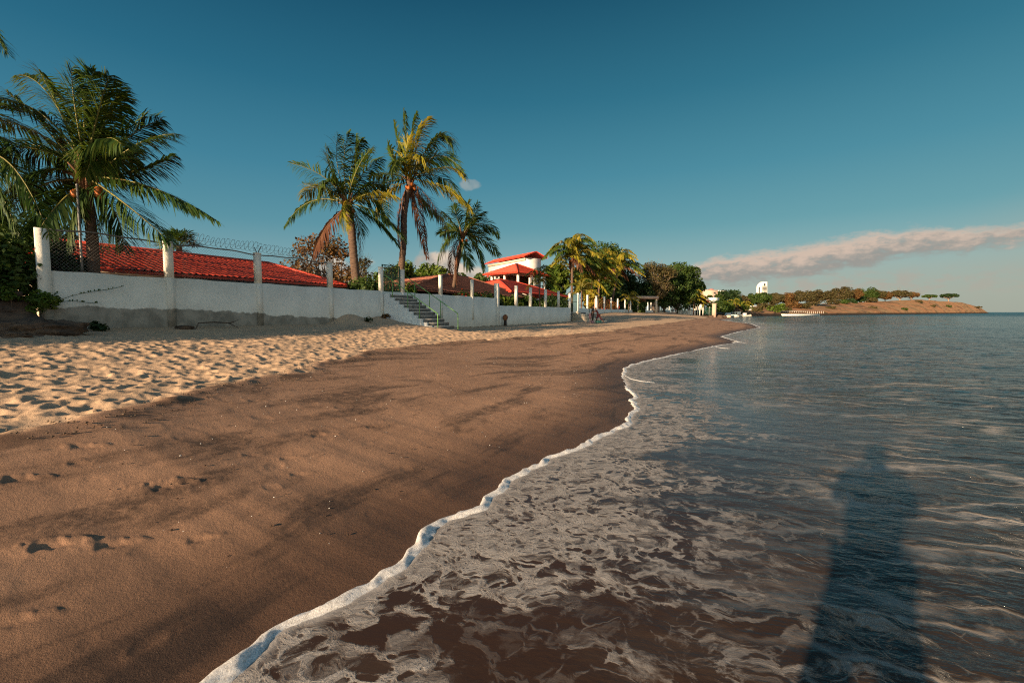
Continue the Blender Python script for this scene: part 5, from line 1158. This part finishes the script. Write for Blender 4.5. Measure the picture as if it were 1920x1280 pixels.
for k, (px, top, wp, yo, lm, lab) in enumerate([
 (1454, 569, 24, -52, 'leaf_bright', 'round bright green shrub low on the headland slope near the sea wall'), (1472, 576, 16, -50, 'leaf_olive', 'dull shrub right beside the round bright green one'),
 (1418, 577, 20, -42, 'leaf_olive', 'brown shrub in front of the seaside house with the round turret'), (1692, 579, 15, -58, 'leaf_green', 'green bush at the water edge of the orange bank'),
 (1436, 566, 26, -30, 'leaf_olive', 'brown undergrowth below the trees near the tower'), (1486, 564, 30, -32, 'leaf_dry', 'rusty undergrowth on the slope left of the broad crowned tree'), (1504, 566, 22, -40, 'leaf_olive', 'olive undergrowth against the broad crowned tree'), (1560, 561, 26, -14, 'leaf_olive', 'undergrowth among the pale trunks of the grove'), (1595, 560, 22, -6, 'leaf_dark', 'dark undergrowth in the middle of the grove'), (1632, 558, 26, -6, 'leaf_olive', 'undergrowth at the far end of the grove'),
 (1828, 576, 24, -8, 'leaf_olive', 'yellowish scrub near the tip of the headland'), (1774, 574, 12, -30, 'leaf_green', 'small dark scrub on the ridge side under the outermost umbrella tree'),
 (1555, 576, 20, -50, 'leaf_olive', 'purplish low scrub on the bare slope'), (1635, 575, 18, -50, 'leaf_olive', 'low scrub patch on the dry slope under the grove'),
 (1720, 567, 22, -18, 'leaf_olive', 'scrub below the ridge between grove and lone trees'), (1745, 574, 16, -35, 'leaf_olive', 'scrub tuft on the rocky slope under the first lone umbrella tree')]):
    fartree(lab, px, top, wp, yo, 260 + k, lm, 'bush', .02, 900, 14, 0, 'bark', name='shrub', dwn=.6)
# town behind the beach end
for k, (px, Y, top, W_, lm, lab) in enumerate([
 (1342, 128, 566, 5.5, 'leaf_green', 'green bush below the far white villa'), (1356, 150, 567, 7, 'leaf_bright', 'bright green bushes on the bay shore'),
 (1372, 156, 570, 7, 'leaf_olive', 'dry olive shrubs on the bay shore past the bright ones'), (1384, 160, 565, 7, 'leaf_bright', 'yellow green shrubs on the bay shore before the small dark boathouse')]):
    bush(lab, px, Y, top, W_, 300 + k, lm, 2200, .4, 5, 1.2)
auto_palm('coconut_palm', 'orange gold palm at the outer edge of the big shade tree', gp(1300, 118, .9), 4.2, 3.6, 321, [GD, GD], 15, (0, 0), 18, .16, r=.16, coco=0)
auto_palm('coconut_palm', 'gold palm standing in front of the far white villa', gp(1318, 122, .9), 2.9, 3.2, 322, [GD, G], 14, (0, 0), 18, .16, r=.14, coco=0)
auto_palm('coconut_palm', 'small gold palm on the bay shore by the boathouse', gp(1398, 158, 1.2), 2.6, 3.0, 323, [GD, G], 12, (0, 0), 14, .2, r=.14, coco=0)
auto_palm('coconut_palm', 'small green gold palm between shore bushes in front of the apartment block', gp(1376, 150, 1.2), 3.2, 3.0, 324, [G, GD], 12, (0, 0), 14, .2, r=.14, coco=0)
# far villa
v = at(1322, 575, 150); o = empty('far_villa', (v.x, v.y, 1), 'far white villa with sloping brown red roof, partly hidden by gold palms', 'house')
q = MB(); q.obox((v.x, v.y), 60, 5.5, 5, .8, 4.0); q.obox((v.x + 1.6, v.y), 60, 3.0, 4.6, 4.0, 6.2); q.build('wall', M['white'], o)
q = MB(); hiproof(q, v.x - 1.2, v.y, 60, 5, 5.6, 4.4, 6.2, 1.5, .5, .7, 0, 3); q.build('roof', M['redtile'], o)
q = MB(); hiproof(q, v.x + 2.6, v.y - 3.6, 60, 3.6, 2.4, 3.2, 3.9, 1.2, .5, .7, 0, 3); q.build('porch_roof', M['redtile'], o)
q = MB(); q.obox((v.x + .5, v.y - 2.8), 60, .9, .1, 2.2, 3.4); f = q.build('window', M['frame'], o); q = MB(); q.obox((v.x + .55, v.y - 2.9), 60, .7, .1, 2.3, 3.3); q.build('pane', M['glass'], f)
# apartment block
Ya = 270; v = at(1346, 570, Ya); zt = at(1346, 543.5, Ya).z; o = empty('apartment_block', (v.x, v.y, 2), 'pinkish apartment block with three white balcony bands behind the trees', 'building')
ppx = Ya / F
def bbox(mb, x0, x1, y0, y1, d0=0.0, d1=8.0): 
    a, b_ = at(x0, y1, Ya), at(x1, y0, Ya); mb.box(a.x, b_.x, Ya + d0, Ya + d1, a.z, b_.z)
q = MB(); bbox(q, 1322, 1346, 543.5, 578, 0, 9); bbox(q, 1346, 1361, 546.5, 578, 1.6, 9); q.build('wall', M['pinkish'], o)
for k in range(4):
    q = MB(); y_ = 544.3 + k * 6.2; bbox(q, 1345.8, 1362, y_, y_ + 2.9, -.8, 9.1); q.build('balcony', M['white'], o)
    q = MB(); bbox(q, 1347, 1360.5, y_ + 2.9, y_ + 6.2, 1.35, 1.7); q.build('pane', M['glass'], o)
q = MB(); bbox(q, 1335, 1341, 541.5, 543.6, 2, 6); q.build('roof_house', M['redtile'], o)
for k in range(3):
    q = MB(); bbox(q, 1338, 1342, 548 + 6 * k, 550.6 + 6 * k, -.1, .2); q.build('window', M['glass'], o)
# white tower, rounded sail outline with balconies
Yt = 1000; k_ = Yt / F; o = empty('white_tower', at(1427, 560, Yt), 'slim white high rise with curved top and stacked balconies beyond the trees', 'tower')
def T_(px, py, dy=0): v = at(px, py, Yt + dy); return (v.x, v.y, v.z)
prof = [(1418, 562), (1418, 542), (1419, 536), (1421.5, 532), (1425, 529), (1430, 528), (1438.5, 528), (1438.5, 562)]
q = MB(); n_ = len(prof); Vf = [T_(x, y, 0) for x, y in prof] + [T_(x, y, 14) for x, y in prof]; q.add(Vf, [[i, (i + 1) % n_, n_ + (i + 1) % n_, n_ + i] for i in range(n_)])
cx_ = T_(1429, 548, 0); q.add([cx_] + Vf[:n_], (), [[0, i + 1, (i + 1) % n_ + 1] for i in range(n_)]); cx_ = T_(1429, 548, 14); q.add([cx_] + Vf[n_:], (), [[0, (i + 1) % n_ + 1, i + 1] for i in range(n_)]); q.build('wall', M['white'], o)
for k in range(9):
    y_ = 536.2 + k * 2.35
    q = MB(); a, b_ = T_(1429.5, y_ + 1.35, -.9), T_(1437.6, y_, -.2); q.box(a[0], b_[0], a[1], Yt - .1, a[2], b_[2]); q.build('window_band', M['glass'], o)
q = MB(); a, b_ = T_(1422.5, 553, -.6), T_(1424.5, 538, 0); q.box(a[0], b_[0], Yt - .6, Yt - .1, a[2], b_[2]); a, b_ = T_(1432, 535.5, 0), T_(1435, 531.5, 0); q.box(a[0], b_[0], Yt - .6, Yt - .1, a[2], b_[2]); q.build('recess', M['glass'], o)
# seaside house with turret
Yh = 176; o = empty('seaside_house', at(1405, 585, Yh), 'flat roofed cream seaside house with a round domed turret at the water', 'house')
def H_(mb, x0, x1, y0, y1, d0, d1): a, b_ = at(x0, y1, Yh), at(x1, y0, Yh); mb.box(a.x, b_.x, Yh + d0, Yh + d1, a.z, b_.z)
q = MB(); H_(q, 1397.5, 1418, 574.5, 592, 1.2, 6); q.build('wall', M['cream'], o)
for y_ in (573.3, 579.6):
    q = MB(); H_(q, 1397.3, 1419, y_, y_ + 1.7, -.3, 6.2); q.build('floor_slab', M['white'], o)
for y0_, y1_ in ((575.4, 579), (582, 586.5)):
    for x0_, x1_ in ((1399, 1403), (1404, 1408), (1409.5, 1416)):
        q = MB(); H_(q, x0_, x1_, y0_, y1_, 1.05, 1.3); q.build('window', M['glass'], o)
a = at(1394.5, 587, Yh); zt = at(1394.5, 572.5, Yh).z; q = MB(); q.tube([(a.x, a.y + 1, .5), (a.x, a.y + 1, zt)], .62, 12); q.build('turret', M['cream'], o, True)
q = MB(); q.ball((a.x, a.y + 1, zt), (.75, .75, .45), 12, 7); q.build('dome', M['white'], o, True)
# boathouse
Yb = 150; o = empty('boathouse', at(1383, 588, Yb), 'small pale hut with dark overhanging roof on the low quay', 'hut')
def B_(mb, x0, x1, y0, y1, d0, d1): a, b_ = at(x0, y1, Yb), at(x1, y0, Yb); mb.box(a.x, b_.x, Yb + d0, Yb + d1, a.z, b_.z)
q = MB(); B_(q, 1377, 1389, 583, 591, 0, 2.5); q.build('wall', M['white'], o)
q = MB(); a = at(1383, 583, Yb); hiproof(q, a.x, a.y + 1.2, 90, 2.9, 3.2, a.z, a.z + .75, .8, .4, .5, 0, 3); q.build('roof', M['darkwood'], o)
q = MB(); B_(q, 1379.5, 1381.5, 585, 590.5, -.06, .1); q.build('door', M['glass'], o)
# quay and sea walls
def strip(name, label, px0, px1, yt, yb, Y0, Y1, m_, cat='wall', th=1.2):
    q = MB(); a, b_ = at(px0, yt, Y0), at(px1, yt, Y1); q.hexa([(a.x, a.y, -.8), (b_.x, b_.y, -.8), (b_.x, b_.y + th, -.8), (a.x, a.y + th, -.8), (a.x, a.y, a.z), (b_.x, b_.y, b_.z), (b_.x, b_.y + th, b_.z), (a.x, a.y + th, a.z)]); return tag(q.build(name, m_), label, cat)
strip('sea_wall', 'pale quay wall under the small dark roofed hut', 1362, 1400, 589.6, 594, 140, 160, M['white'])
strip('sea_wall', 'low cream sea wall stretching past the turret house', 1400, 1450, 589.2, 593, 160, 180, M['cream'])
strip('sea_wall', 'long white sea wall with railing along the foot of the dry slope', 1450, 1538, 588.6, 592, 180, 206, M['white'])
o = empty('quay_railing', at(1495, 590, 192), 'thin white railing above the long white sea wall', 'railing'); q = MB()
A_, B2_ = at(1460, 588, 185), at(1545, 587.2, 208); za = A_.z + .1
q.tube([(A_.x, A_.y + .4, A_.z + 1.0), (B2_.x, B2_.y + .4, B2_.z + 1.0)], .05, 4)
for k in range(22):
    c_ = A_.lerp(B2_, k / 21); q.tube([(c_.x, c_.y + .4, c_.z - .2), (c_.x, c_.y + .4, c_.z + 1.0)], .06, 4)
q.build('rail', M['white'], o)
v = at(1339, 590, 118); q = MB(); q.obox(v, 30, 1.4, .9, .2, 3.6); q.obox(v, 30, 1.6, 1.1, 3.6, 3.75); tag(q.build('tan_pillar', M['pinkish']), 'squat tan pillar at the sea end of the shore fence, before the bay', 'pillar')
w6 = empty('shore_fence', at(1325, 588, 120), 'dark shore fence with thin posts between the green hedge and the squat tan pillar', 'fence')
q = MB(); A_, B2_ = at(1304, 587, 124), at(1335, 588, 119)
for k in range(26):
    c_ = A_.lerp(B2_, k / 25); q.tube([(c_.x, c_.y, .5), (c_.x, c_.y, 2.6)], .05, 4)
q.tube([(A_.x, A_.y, 2.6), (B2_.x, B2_.y, 2.6)], .05, 4); q.build('rails', M['dgreen'], w6)
for px in (1308, 1312, 1318, 1330):
    c_ = at(px, 587, 120.8); q = MB(); q.obox(c_, 0, .22, .22, .4, 2.9); q.build('post', M['white'], w6)
for k, (px, py, Y, s_, lab) in enumerate([(1350, 596, 112, .8, 'dark boulder at the sea end of the shore fence'), (1358, 596.5, 114, .6, 'dark boulder next to the first one, closer to the water'), (1366, 596.5, 117, .7, 'pale cream boulder touching the bay water'), (1333, 594.5, 112, .7, 'grey boulder below the squat tan pillar'), (1322, 593, 112, .8, 'grey boulder below the shore fence')]):
    v = at(px, py, Y); q = MB(); q.ball((v.x, v.y, .35), (s_, s_ * .8, s_ * .55), 12, 8, .18, k); tag(q.build('boulder', M['cream'] if k == 2 else M['rock']), lab, 'rock')  # a single pale boulder takes the cream colour
def boat(label, px, Y, L_, ax, seed):
    v = at(px, 590, Y); o = empty('small_boat', (v.x, v.y, 0), label, 'boat'); q = MB(); d_ = Vector((math.sin(R(ax)), math.cos(R(ax)), 0)); e_ = Vector((d_.y, -d_.x, 0)); V = []
    secs = [(-.5, .30, .0), (-.3, .38, -.02), (0, .40, 0), (.3, .28, .06), (.5, .02, .16)]
    for a_, w__, up_ in secs:
        for b_, z_ in ((-1, .55), (-.7, .1), (0, -.1), (.7, .1), (1, .55)): p_ = Vector((v.x, v.y, 0)) + d_ * a_ * L_ + e_ * b_ * w__ * L_ * .42; V.append((p_.x, p_.y, (z_ + up_) * L_ * .2))
    q.add(V, [[i * 5 + j, (i + 1) * 5 + j, (i + 1) * 5 + j + 1, i * 5 + j + 1] for i in range(4) for j in range(4)] + [[0, 1, 2, 3]], [[0, 3, 4]]); q.build('hull', M['white'], o)
    q = MB(); q.obox((v.x, v.y), ax, L_ * .3, L_ * .2, .08 * L_, .30 * L_); q.build('cabin', M['frame'], o)
boat('small white boat moored against the pale quay', 1365, 134, 4.2, 80, 1)
boat('small white boat moored beside the turret house', 1396, 152, 4.0, 95, 2)
# ------------------------------------------------------------------ people
def skinned(name, joints, edges, m_, parent, root=0, sub=2):
    me = bpy.data.meshes.new(name); me.from_pydata([tuple(Vector(j[0]) - parent_off(parent)) for j in joints], edges, []); o = bpy.data.objects.new(name, me); C.objects.link(o); o.parent = parent
    me.materials.append(m_); md = o.modifiers.new('skin', 'SKIN'); md.use_smooth_shade = True
    sv = me.skin_vertices[0].data
    for i, j in enumerate(joints):
        r = j[1]; sv[i].radius = (r, r) if isinstance(r, (int, float)) else r; sv[i].use_root = (i == root)
    s_ = o.modifiers.new('sub', 'SUBSURF'); s_.levels = sub; s_.render_levels = sub
    return o
def parent_off(p):
    v = Vector((0, 0, 0))
    while p is not None: v = v + Vector(p.location); p = p.parent
    return v
def person(label, base, face, H, pose, mats_, group=None, cloth=None, hands=False, broad=1.0):
    """pose: dict of joint -> (side, forward, up) as fractions of height; face: azimuth in degrees the person looks to"""
    b = Vector(base); f = Vector((math.sin(R(face)), math.cos(R(face)), 0)); r = Vector((f.y, -f.x, 0))
    o = empty('person', b, label, 'person', group)
    P_ = {'pelvis': (0, 0, .53), 'waist': (0, 0, .60), 'chest': (0, .01, .72), 'neck': (0, .005, .825), 'chin': (0, .015, .865), 'head': (0, .01, .92), 'crown': (0, 0, .965),
          'shL': (-.11, 0, .80), 'elL': (-.14, .0, .63), 'wrL': (-.14, .04, .49), 'haL': (-.135, .055, .445), 'shR': (.11, 0, .80), 'elR': (.14, 0, .63), 'wrR': (.14, .04, .49), 'haR': (.135, .055, .445),
          'hipL': (-.055, 0, .50), 'knL': (-.06, .01, .28), 'anL': (-.06, -.01, .045), 'toL': (-.065, .09, .018), 'hipR': (.055, 0, .50), 'knR': (.06, .01, .28), 'anR': (.06, -.01, .045), 'toR': (.065, .09, .018)}
    P_.update(pose); W3 = {k: b + (r * v[0] + f * v[1]) * H + Vector((0, 0, v[2] * H)) for k, v in P_.items()}
    rad = {'pelvis': (.075, .06), 'waist': (.062, .05), 'chest': (.082, .058), 'neck': .030, 'chin': (.036, .040), 'head': (.044, .052), 'crown': (.034, .04), 'shL': .034, 'elL': .024, 'wrL': .016, 'haL': (.020, .012), 'shR': .034, 'elR': .024, 'wrR': .016, 'haR': (.020, .012),
           'hipL': .050, 'knL': .034, 'anL': .021, 'toL': .017, 'hipR': .050, 'knR': .034, 'anR': .021, 'toR': .017}
    E = [('pelvis', 'waist'), ('waist', 'chest'), ('chest', 'neck'), ('neck', 'chin'), ('chin', 'head'), ('head', 'crown'), ('chest', 'shL'), ('shL', 'elL'), ('elL', 'wrL'), ('wrL', 'haL'), ('chest', 'shR'), ('shR', 'elR'), ('elR', 'wrR'), ('wrR', 'haR'),
         ('pelvis', 'hipL'), ('hipL', 'knL'), ('knL', 'anL'), ('anL', 'toL'), ('pelvis', 'hipR'), ('hipR', 'knR'), ('knR', 'anR'), ('anR', 'toR')]
    rad = {k: ((v[0] * broad, v[1] * broad) if isinstance(v, tuple) else v) if k in ('pelvis', 'waist', 'chest') else v for k, v in rad.items()}
    names = list(P_); idx = {k: i for i, k in enumerate(names)}
    sc = lambda q_, k=1: tuple(a * H * k for a in q_) if isinstance(q_, tuple) else q_ * H * k
    js = [(W3[k], sc(rad[k])) for k in names]; es = [(idx[a], idx[b_]) for a, b_ in E]
    # fingers, rooted in the palm
    for S, sg in (('L', -1), ('R', 1)):
        d_ = (W3['ha' + S] - W3['wr' + S]).normalized(); sd = (f.cross(d_)).normalized() if abs(f.dot(d_)) < .9 else r
        sd = f if abs(d_.z) > .7 else r
        curl = (r * (-sg)) if abs(d_.z) > .7 else Vector((0, 0, -1))
        for k, (o_, l_) in enumerate([(-.016, .034), (-.006, .040), (.004, .038), (.013, .030)]):
            p0 = W3['ha' + S] + sd * o_ * H + d_ * .012 * H; i0 = len(js); js += [(p0, .0055 * H), (p0 + (d_ + curl * .25) * l_ * .55 * H, .0050 * H), (p0 + (d_ * .85 + curl * .55) * l_ * H, .0042 * H)]; es += [(idx['ha' + S], i0), (i0, i0 + 1), (i0 + 1, i0 + 2)]
        p0 = W3['ha' + S] + sd * .018 * H - d_ * .004 * H; i0 = len(js); js += [(p0 + sd * .008 * H, .006 * H), (p0 + (sd * .6 + d_) * .022 * H, .0052 * H)]; es += [(idx['ha' + S], i0), (i0, i0 + 1)]
    body = skinned('body', js, es, M[mats_[0]], o, idx['pelvis'])
    # nose + ears belong to the face
    hd = W3['head']; q = MB(); ff = (f + Vector((0, 0, 0))).normalized()
    q.ball(tuple(hd + ff * .056 * H - Vector((0, 0, .012 * H))), (.008 * H, .008 * H, .012 * H), 6, 5)
    for sg in (-1, 1): q.ball(tuple(hd + r * sg * .047 * H - Vector((0, 0, .008 * H))), (.006 * H, .009 * H, .015 * H), 6, 5)
    q.build('ears_and_nose', M[mats_[0]], o, True)
    q = MB(); q.ball(tuple(hd + Vector((0, 0, .018 * H)) - ff * .010 * H), (.052 * H, .056 * H, .050 * H), 12, 8, .03, 3); q.build('hair', M['hair'], o, True)
    # shirt and trousers as slightly larger skins
    k = ['pelvis', 'waist', 'chest', 'neck', 'shL', 'elL', 'shR', 'elR']; ii = {a: i for i, a in enumerate(k)}
    jj = [(W3[a] if a != 'neck' else W3['chest'].lerp(W3['neck'], .75), sc(rad[a], 1.22 if a != 'neck' else 1.1)) for a in k]
    skinned('shirt', jj, [(0, 1), (1, 2), (2, 3), (2, 4), (4, 5), (2, 6), (6, 7)], M[mats_[1]], o, 0)
    k = ['pelvis', 'hipL', 'knL', 'anL', 'hipR', 'knR', 'anR']
    e_ = .35 if (cloth or '') == 'shorts' else .94
    jj = [(W3[a] if not a.startswith('an') else (W3['kn' + a[2]].lerp(W3[a], 0.12 if cloth == 'shorts' else .92)), sc(rad[a] if not (a.startswith('an') and cloth == 'shorts') else .036, 1.25)) for a in k]
    skinned('trousers', jj, [(0, 1), (1, 2), (2, 3), (0, 4), (4, 5), (5, 6)], M[mats_[2]], o, 0)
    return o
M['maroon'] = mat('maroon cloth', (.085, .018, .022), (.06, .012, .016), 6, .9)
M['bluegrey'] = mat('blue grey cloth', (.08, .11, .14), None, rough=.9)
M['whitecloth'] = mat('white cloth', (.6, .58, .56), None, rough=.9)
M['pink'] = mat('pink vinyl', (.42, .22, .24), None, rough=.6)
M['teal'] = mat('teal plastic', (.07, .22, .17), None, rough=.4)
# the couple near the second flight of steps
Yc = 44.0
a = at(1111, 606, Yc); za = Zs(*to_ps(a.x, a.y)); b_ = at(1119, 606, Yc); zb_ = Zs(*to_ps(b_.x, b_.y))
person('standing person in black clothes, head bowed, seen from the side near the far steps', (a.x, a.y, za), 100, 1.78, {'elL': (-.13, .06, .64), 'wrL': (-.06, .17, .66), 'haL': (-.04, .20, .67), 'elR': (.13, .06, .64), 'wrR': (.06, .17, .64), 'haR': (.04, .20, .64), 'chin': (0, .04, .855), 'head': (0, .05, .905), 'crown': (0, .055, .955), 'knL': (-.06, .03, .28), 'anL': (-.07, -.03, .045)}, ('skin', 'black', 'black'))
person('person in maroon leaning on the one in black, one leg stretched out behind', (b_.x, b_.y, zb_), 280, 1.62, {'pelvis': (0, -.10, .50), 'waist': (0, -.05, .57), 'chest': (0, .0, .68), 'neck': (0, .05, .77), 'chin': (0, .07, .80), 'head': (0, .08, .85), 'crown': (0, .08, .90), 'shL': (-.10, .01, .75), 'shR': (.10, .01, .75), 'elL': (-.13, .10, .66), 'wrL': (-.08, .20, .68), 'haL': (-.06, .23, .69), 'elR': (.13, .10, .66), 'wrR': (.08, .20, .68), 'haR': (.06, .23, .69),
    'hipL': (-.055, -.11, .47), 'knL': (-.06, -.22, .29), 'anL': (-.06, -.42, .07), 'toL': (-.06, -.38, .01), 'hipR': (.055, -.09, .47), 'knR': (.06, .02, .27), 'anR': (.06, .0, .045), 'toR': (.06, .09, .018)}, ('skin', 'maroon', 'maroon'))
c_ = at(1106.5, 604, Yc + .3); zc = Zs(*to_ps(c_.x, c_.y)); o = empty('beach_bag', (c_.x, c_.y, zc), 'pink bag hanging by the couple at the side of the person in black', 'bag')
q = MB(); q.box(c_.x - .12, c_.x + .12, c_.y - .1, c_.y + .1, zc + .42, zc + .92); q.build('bag', M['pink'], o); q = MB(); q.tube([(c_.x - .08, c_.y, zc + .92), (c_.x - .02, c_.y, zc + 1.15), (c_.x + .08, c_.y, zc + .92)], .015, 5); q.tube([(c_.x, c_.y, zc + .0), (c_.x, c_.y, zc + .42)], .04, 6); q.build('strap', M['pink'], o)
def cooler(label, px, m_, w_, h_):
    c_ = at(px, 606, Yc - .2); zc = Zs(*to_ps(c_.x, c_.y)); o = empty('cooler_box', (c_.x, c_.y, zc), label, 'cooler'); q = MB(); q.box(c_.x - w_ / 2, c_.x + w_ / 2, c_.y - .15, c_.y + .15, zc, zc + h_ * .8); q.build('box', M[m_], o)
    q = MB(); q.box(c_.x - w_ / 2 - .01, c_.x + w_ / 2 + .01, c_.y - .16, c_.y + .16, zc + h_ * .8 + .003, zc + h_); q.build('lid', M[m_], o)
cooler('small pink box on the sand at the feet of the person in black', 1110.8, 'pink', .22, .24)
cooler('teal green cool box on the sand beside the couple', 1122, 'teal', .55, .24)
# far group by the fence
for px, Y, mt, sh_, hh, lab in ((1262, 112, 'bluegrey', 'whitecloth', 1.7, 'far person in a white top beside the white pillar of the terrace'), (1259.5, 111, 'black', 'black', 1.25, 'far short person in dark clothes at the foot of the terrace wall'), (1266, 111, 'maroon', 'maroon', 1.35, 'far person in dark red next to the white topped one')):
    v = at(px, 590, Y); zz = Zs(*to_ps(v.x, v.y)); person(lab, (v.x, v.y, zz), 190, hh, {}, ('skin', sh_, mt), 'far people by the terrace')
# the photographer, whose shadow lies on the water
pd = Vector((math.sin(R(SUN_AZ)), math.cos(R(SUN_AZ)), 0)); pb_ = -pd * .36
ph = person('photographer in dark clothes standing in the shallow wash with a camera at the eye', (pb_.x, pb_.y, -.06), 36, 1.76, {'pelvis': (0, 0, .52), 'elL': (-.135, .09, .665), 'wrL': (-.06, .15, .79), 'haL': (-.04, .165, .835), 'elR': (.135, .09, .665), 'wrR': (.06, .15, .79), 'haR': (.04, .165, .835), 'chin': (0, .02, .865), 'head': (0, .02, .915), 'knL': (-.085, .01, .28), 'anL': (-.10, 0, .04), 'toL': (-.11, .09, .018), 'knR': (.085, .01, .28), 'anR': (.10, 0, .04), 'toR': (.11, .09, .018)}, ('skin', 'black', 'bluegrey'), broad=1.12)
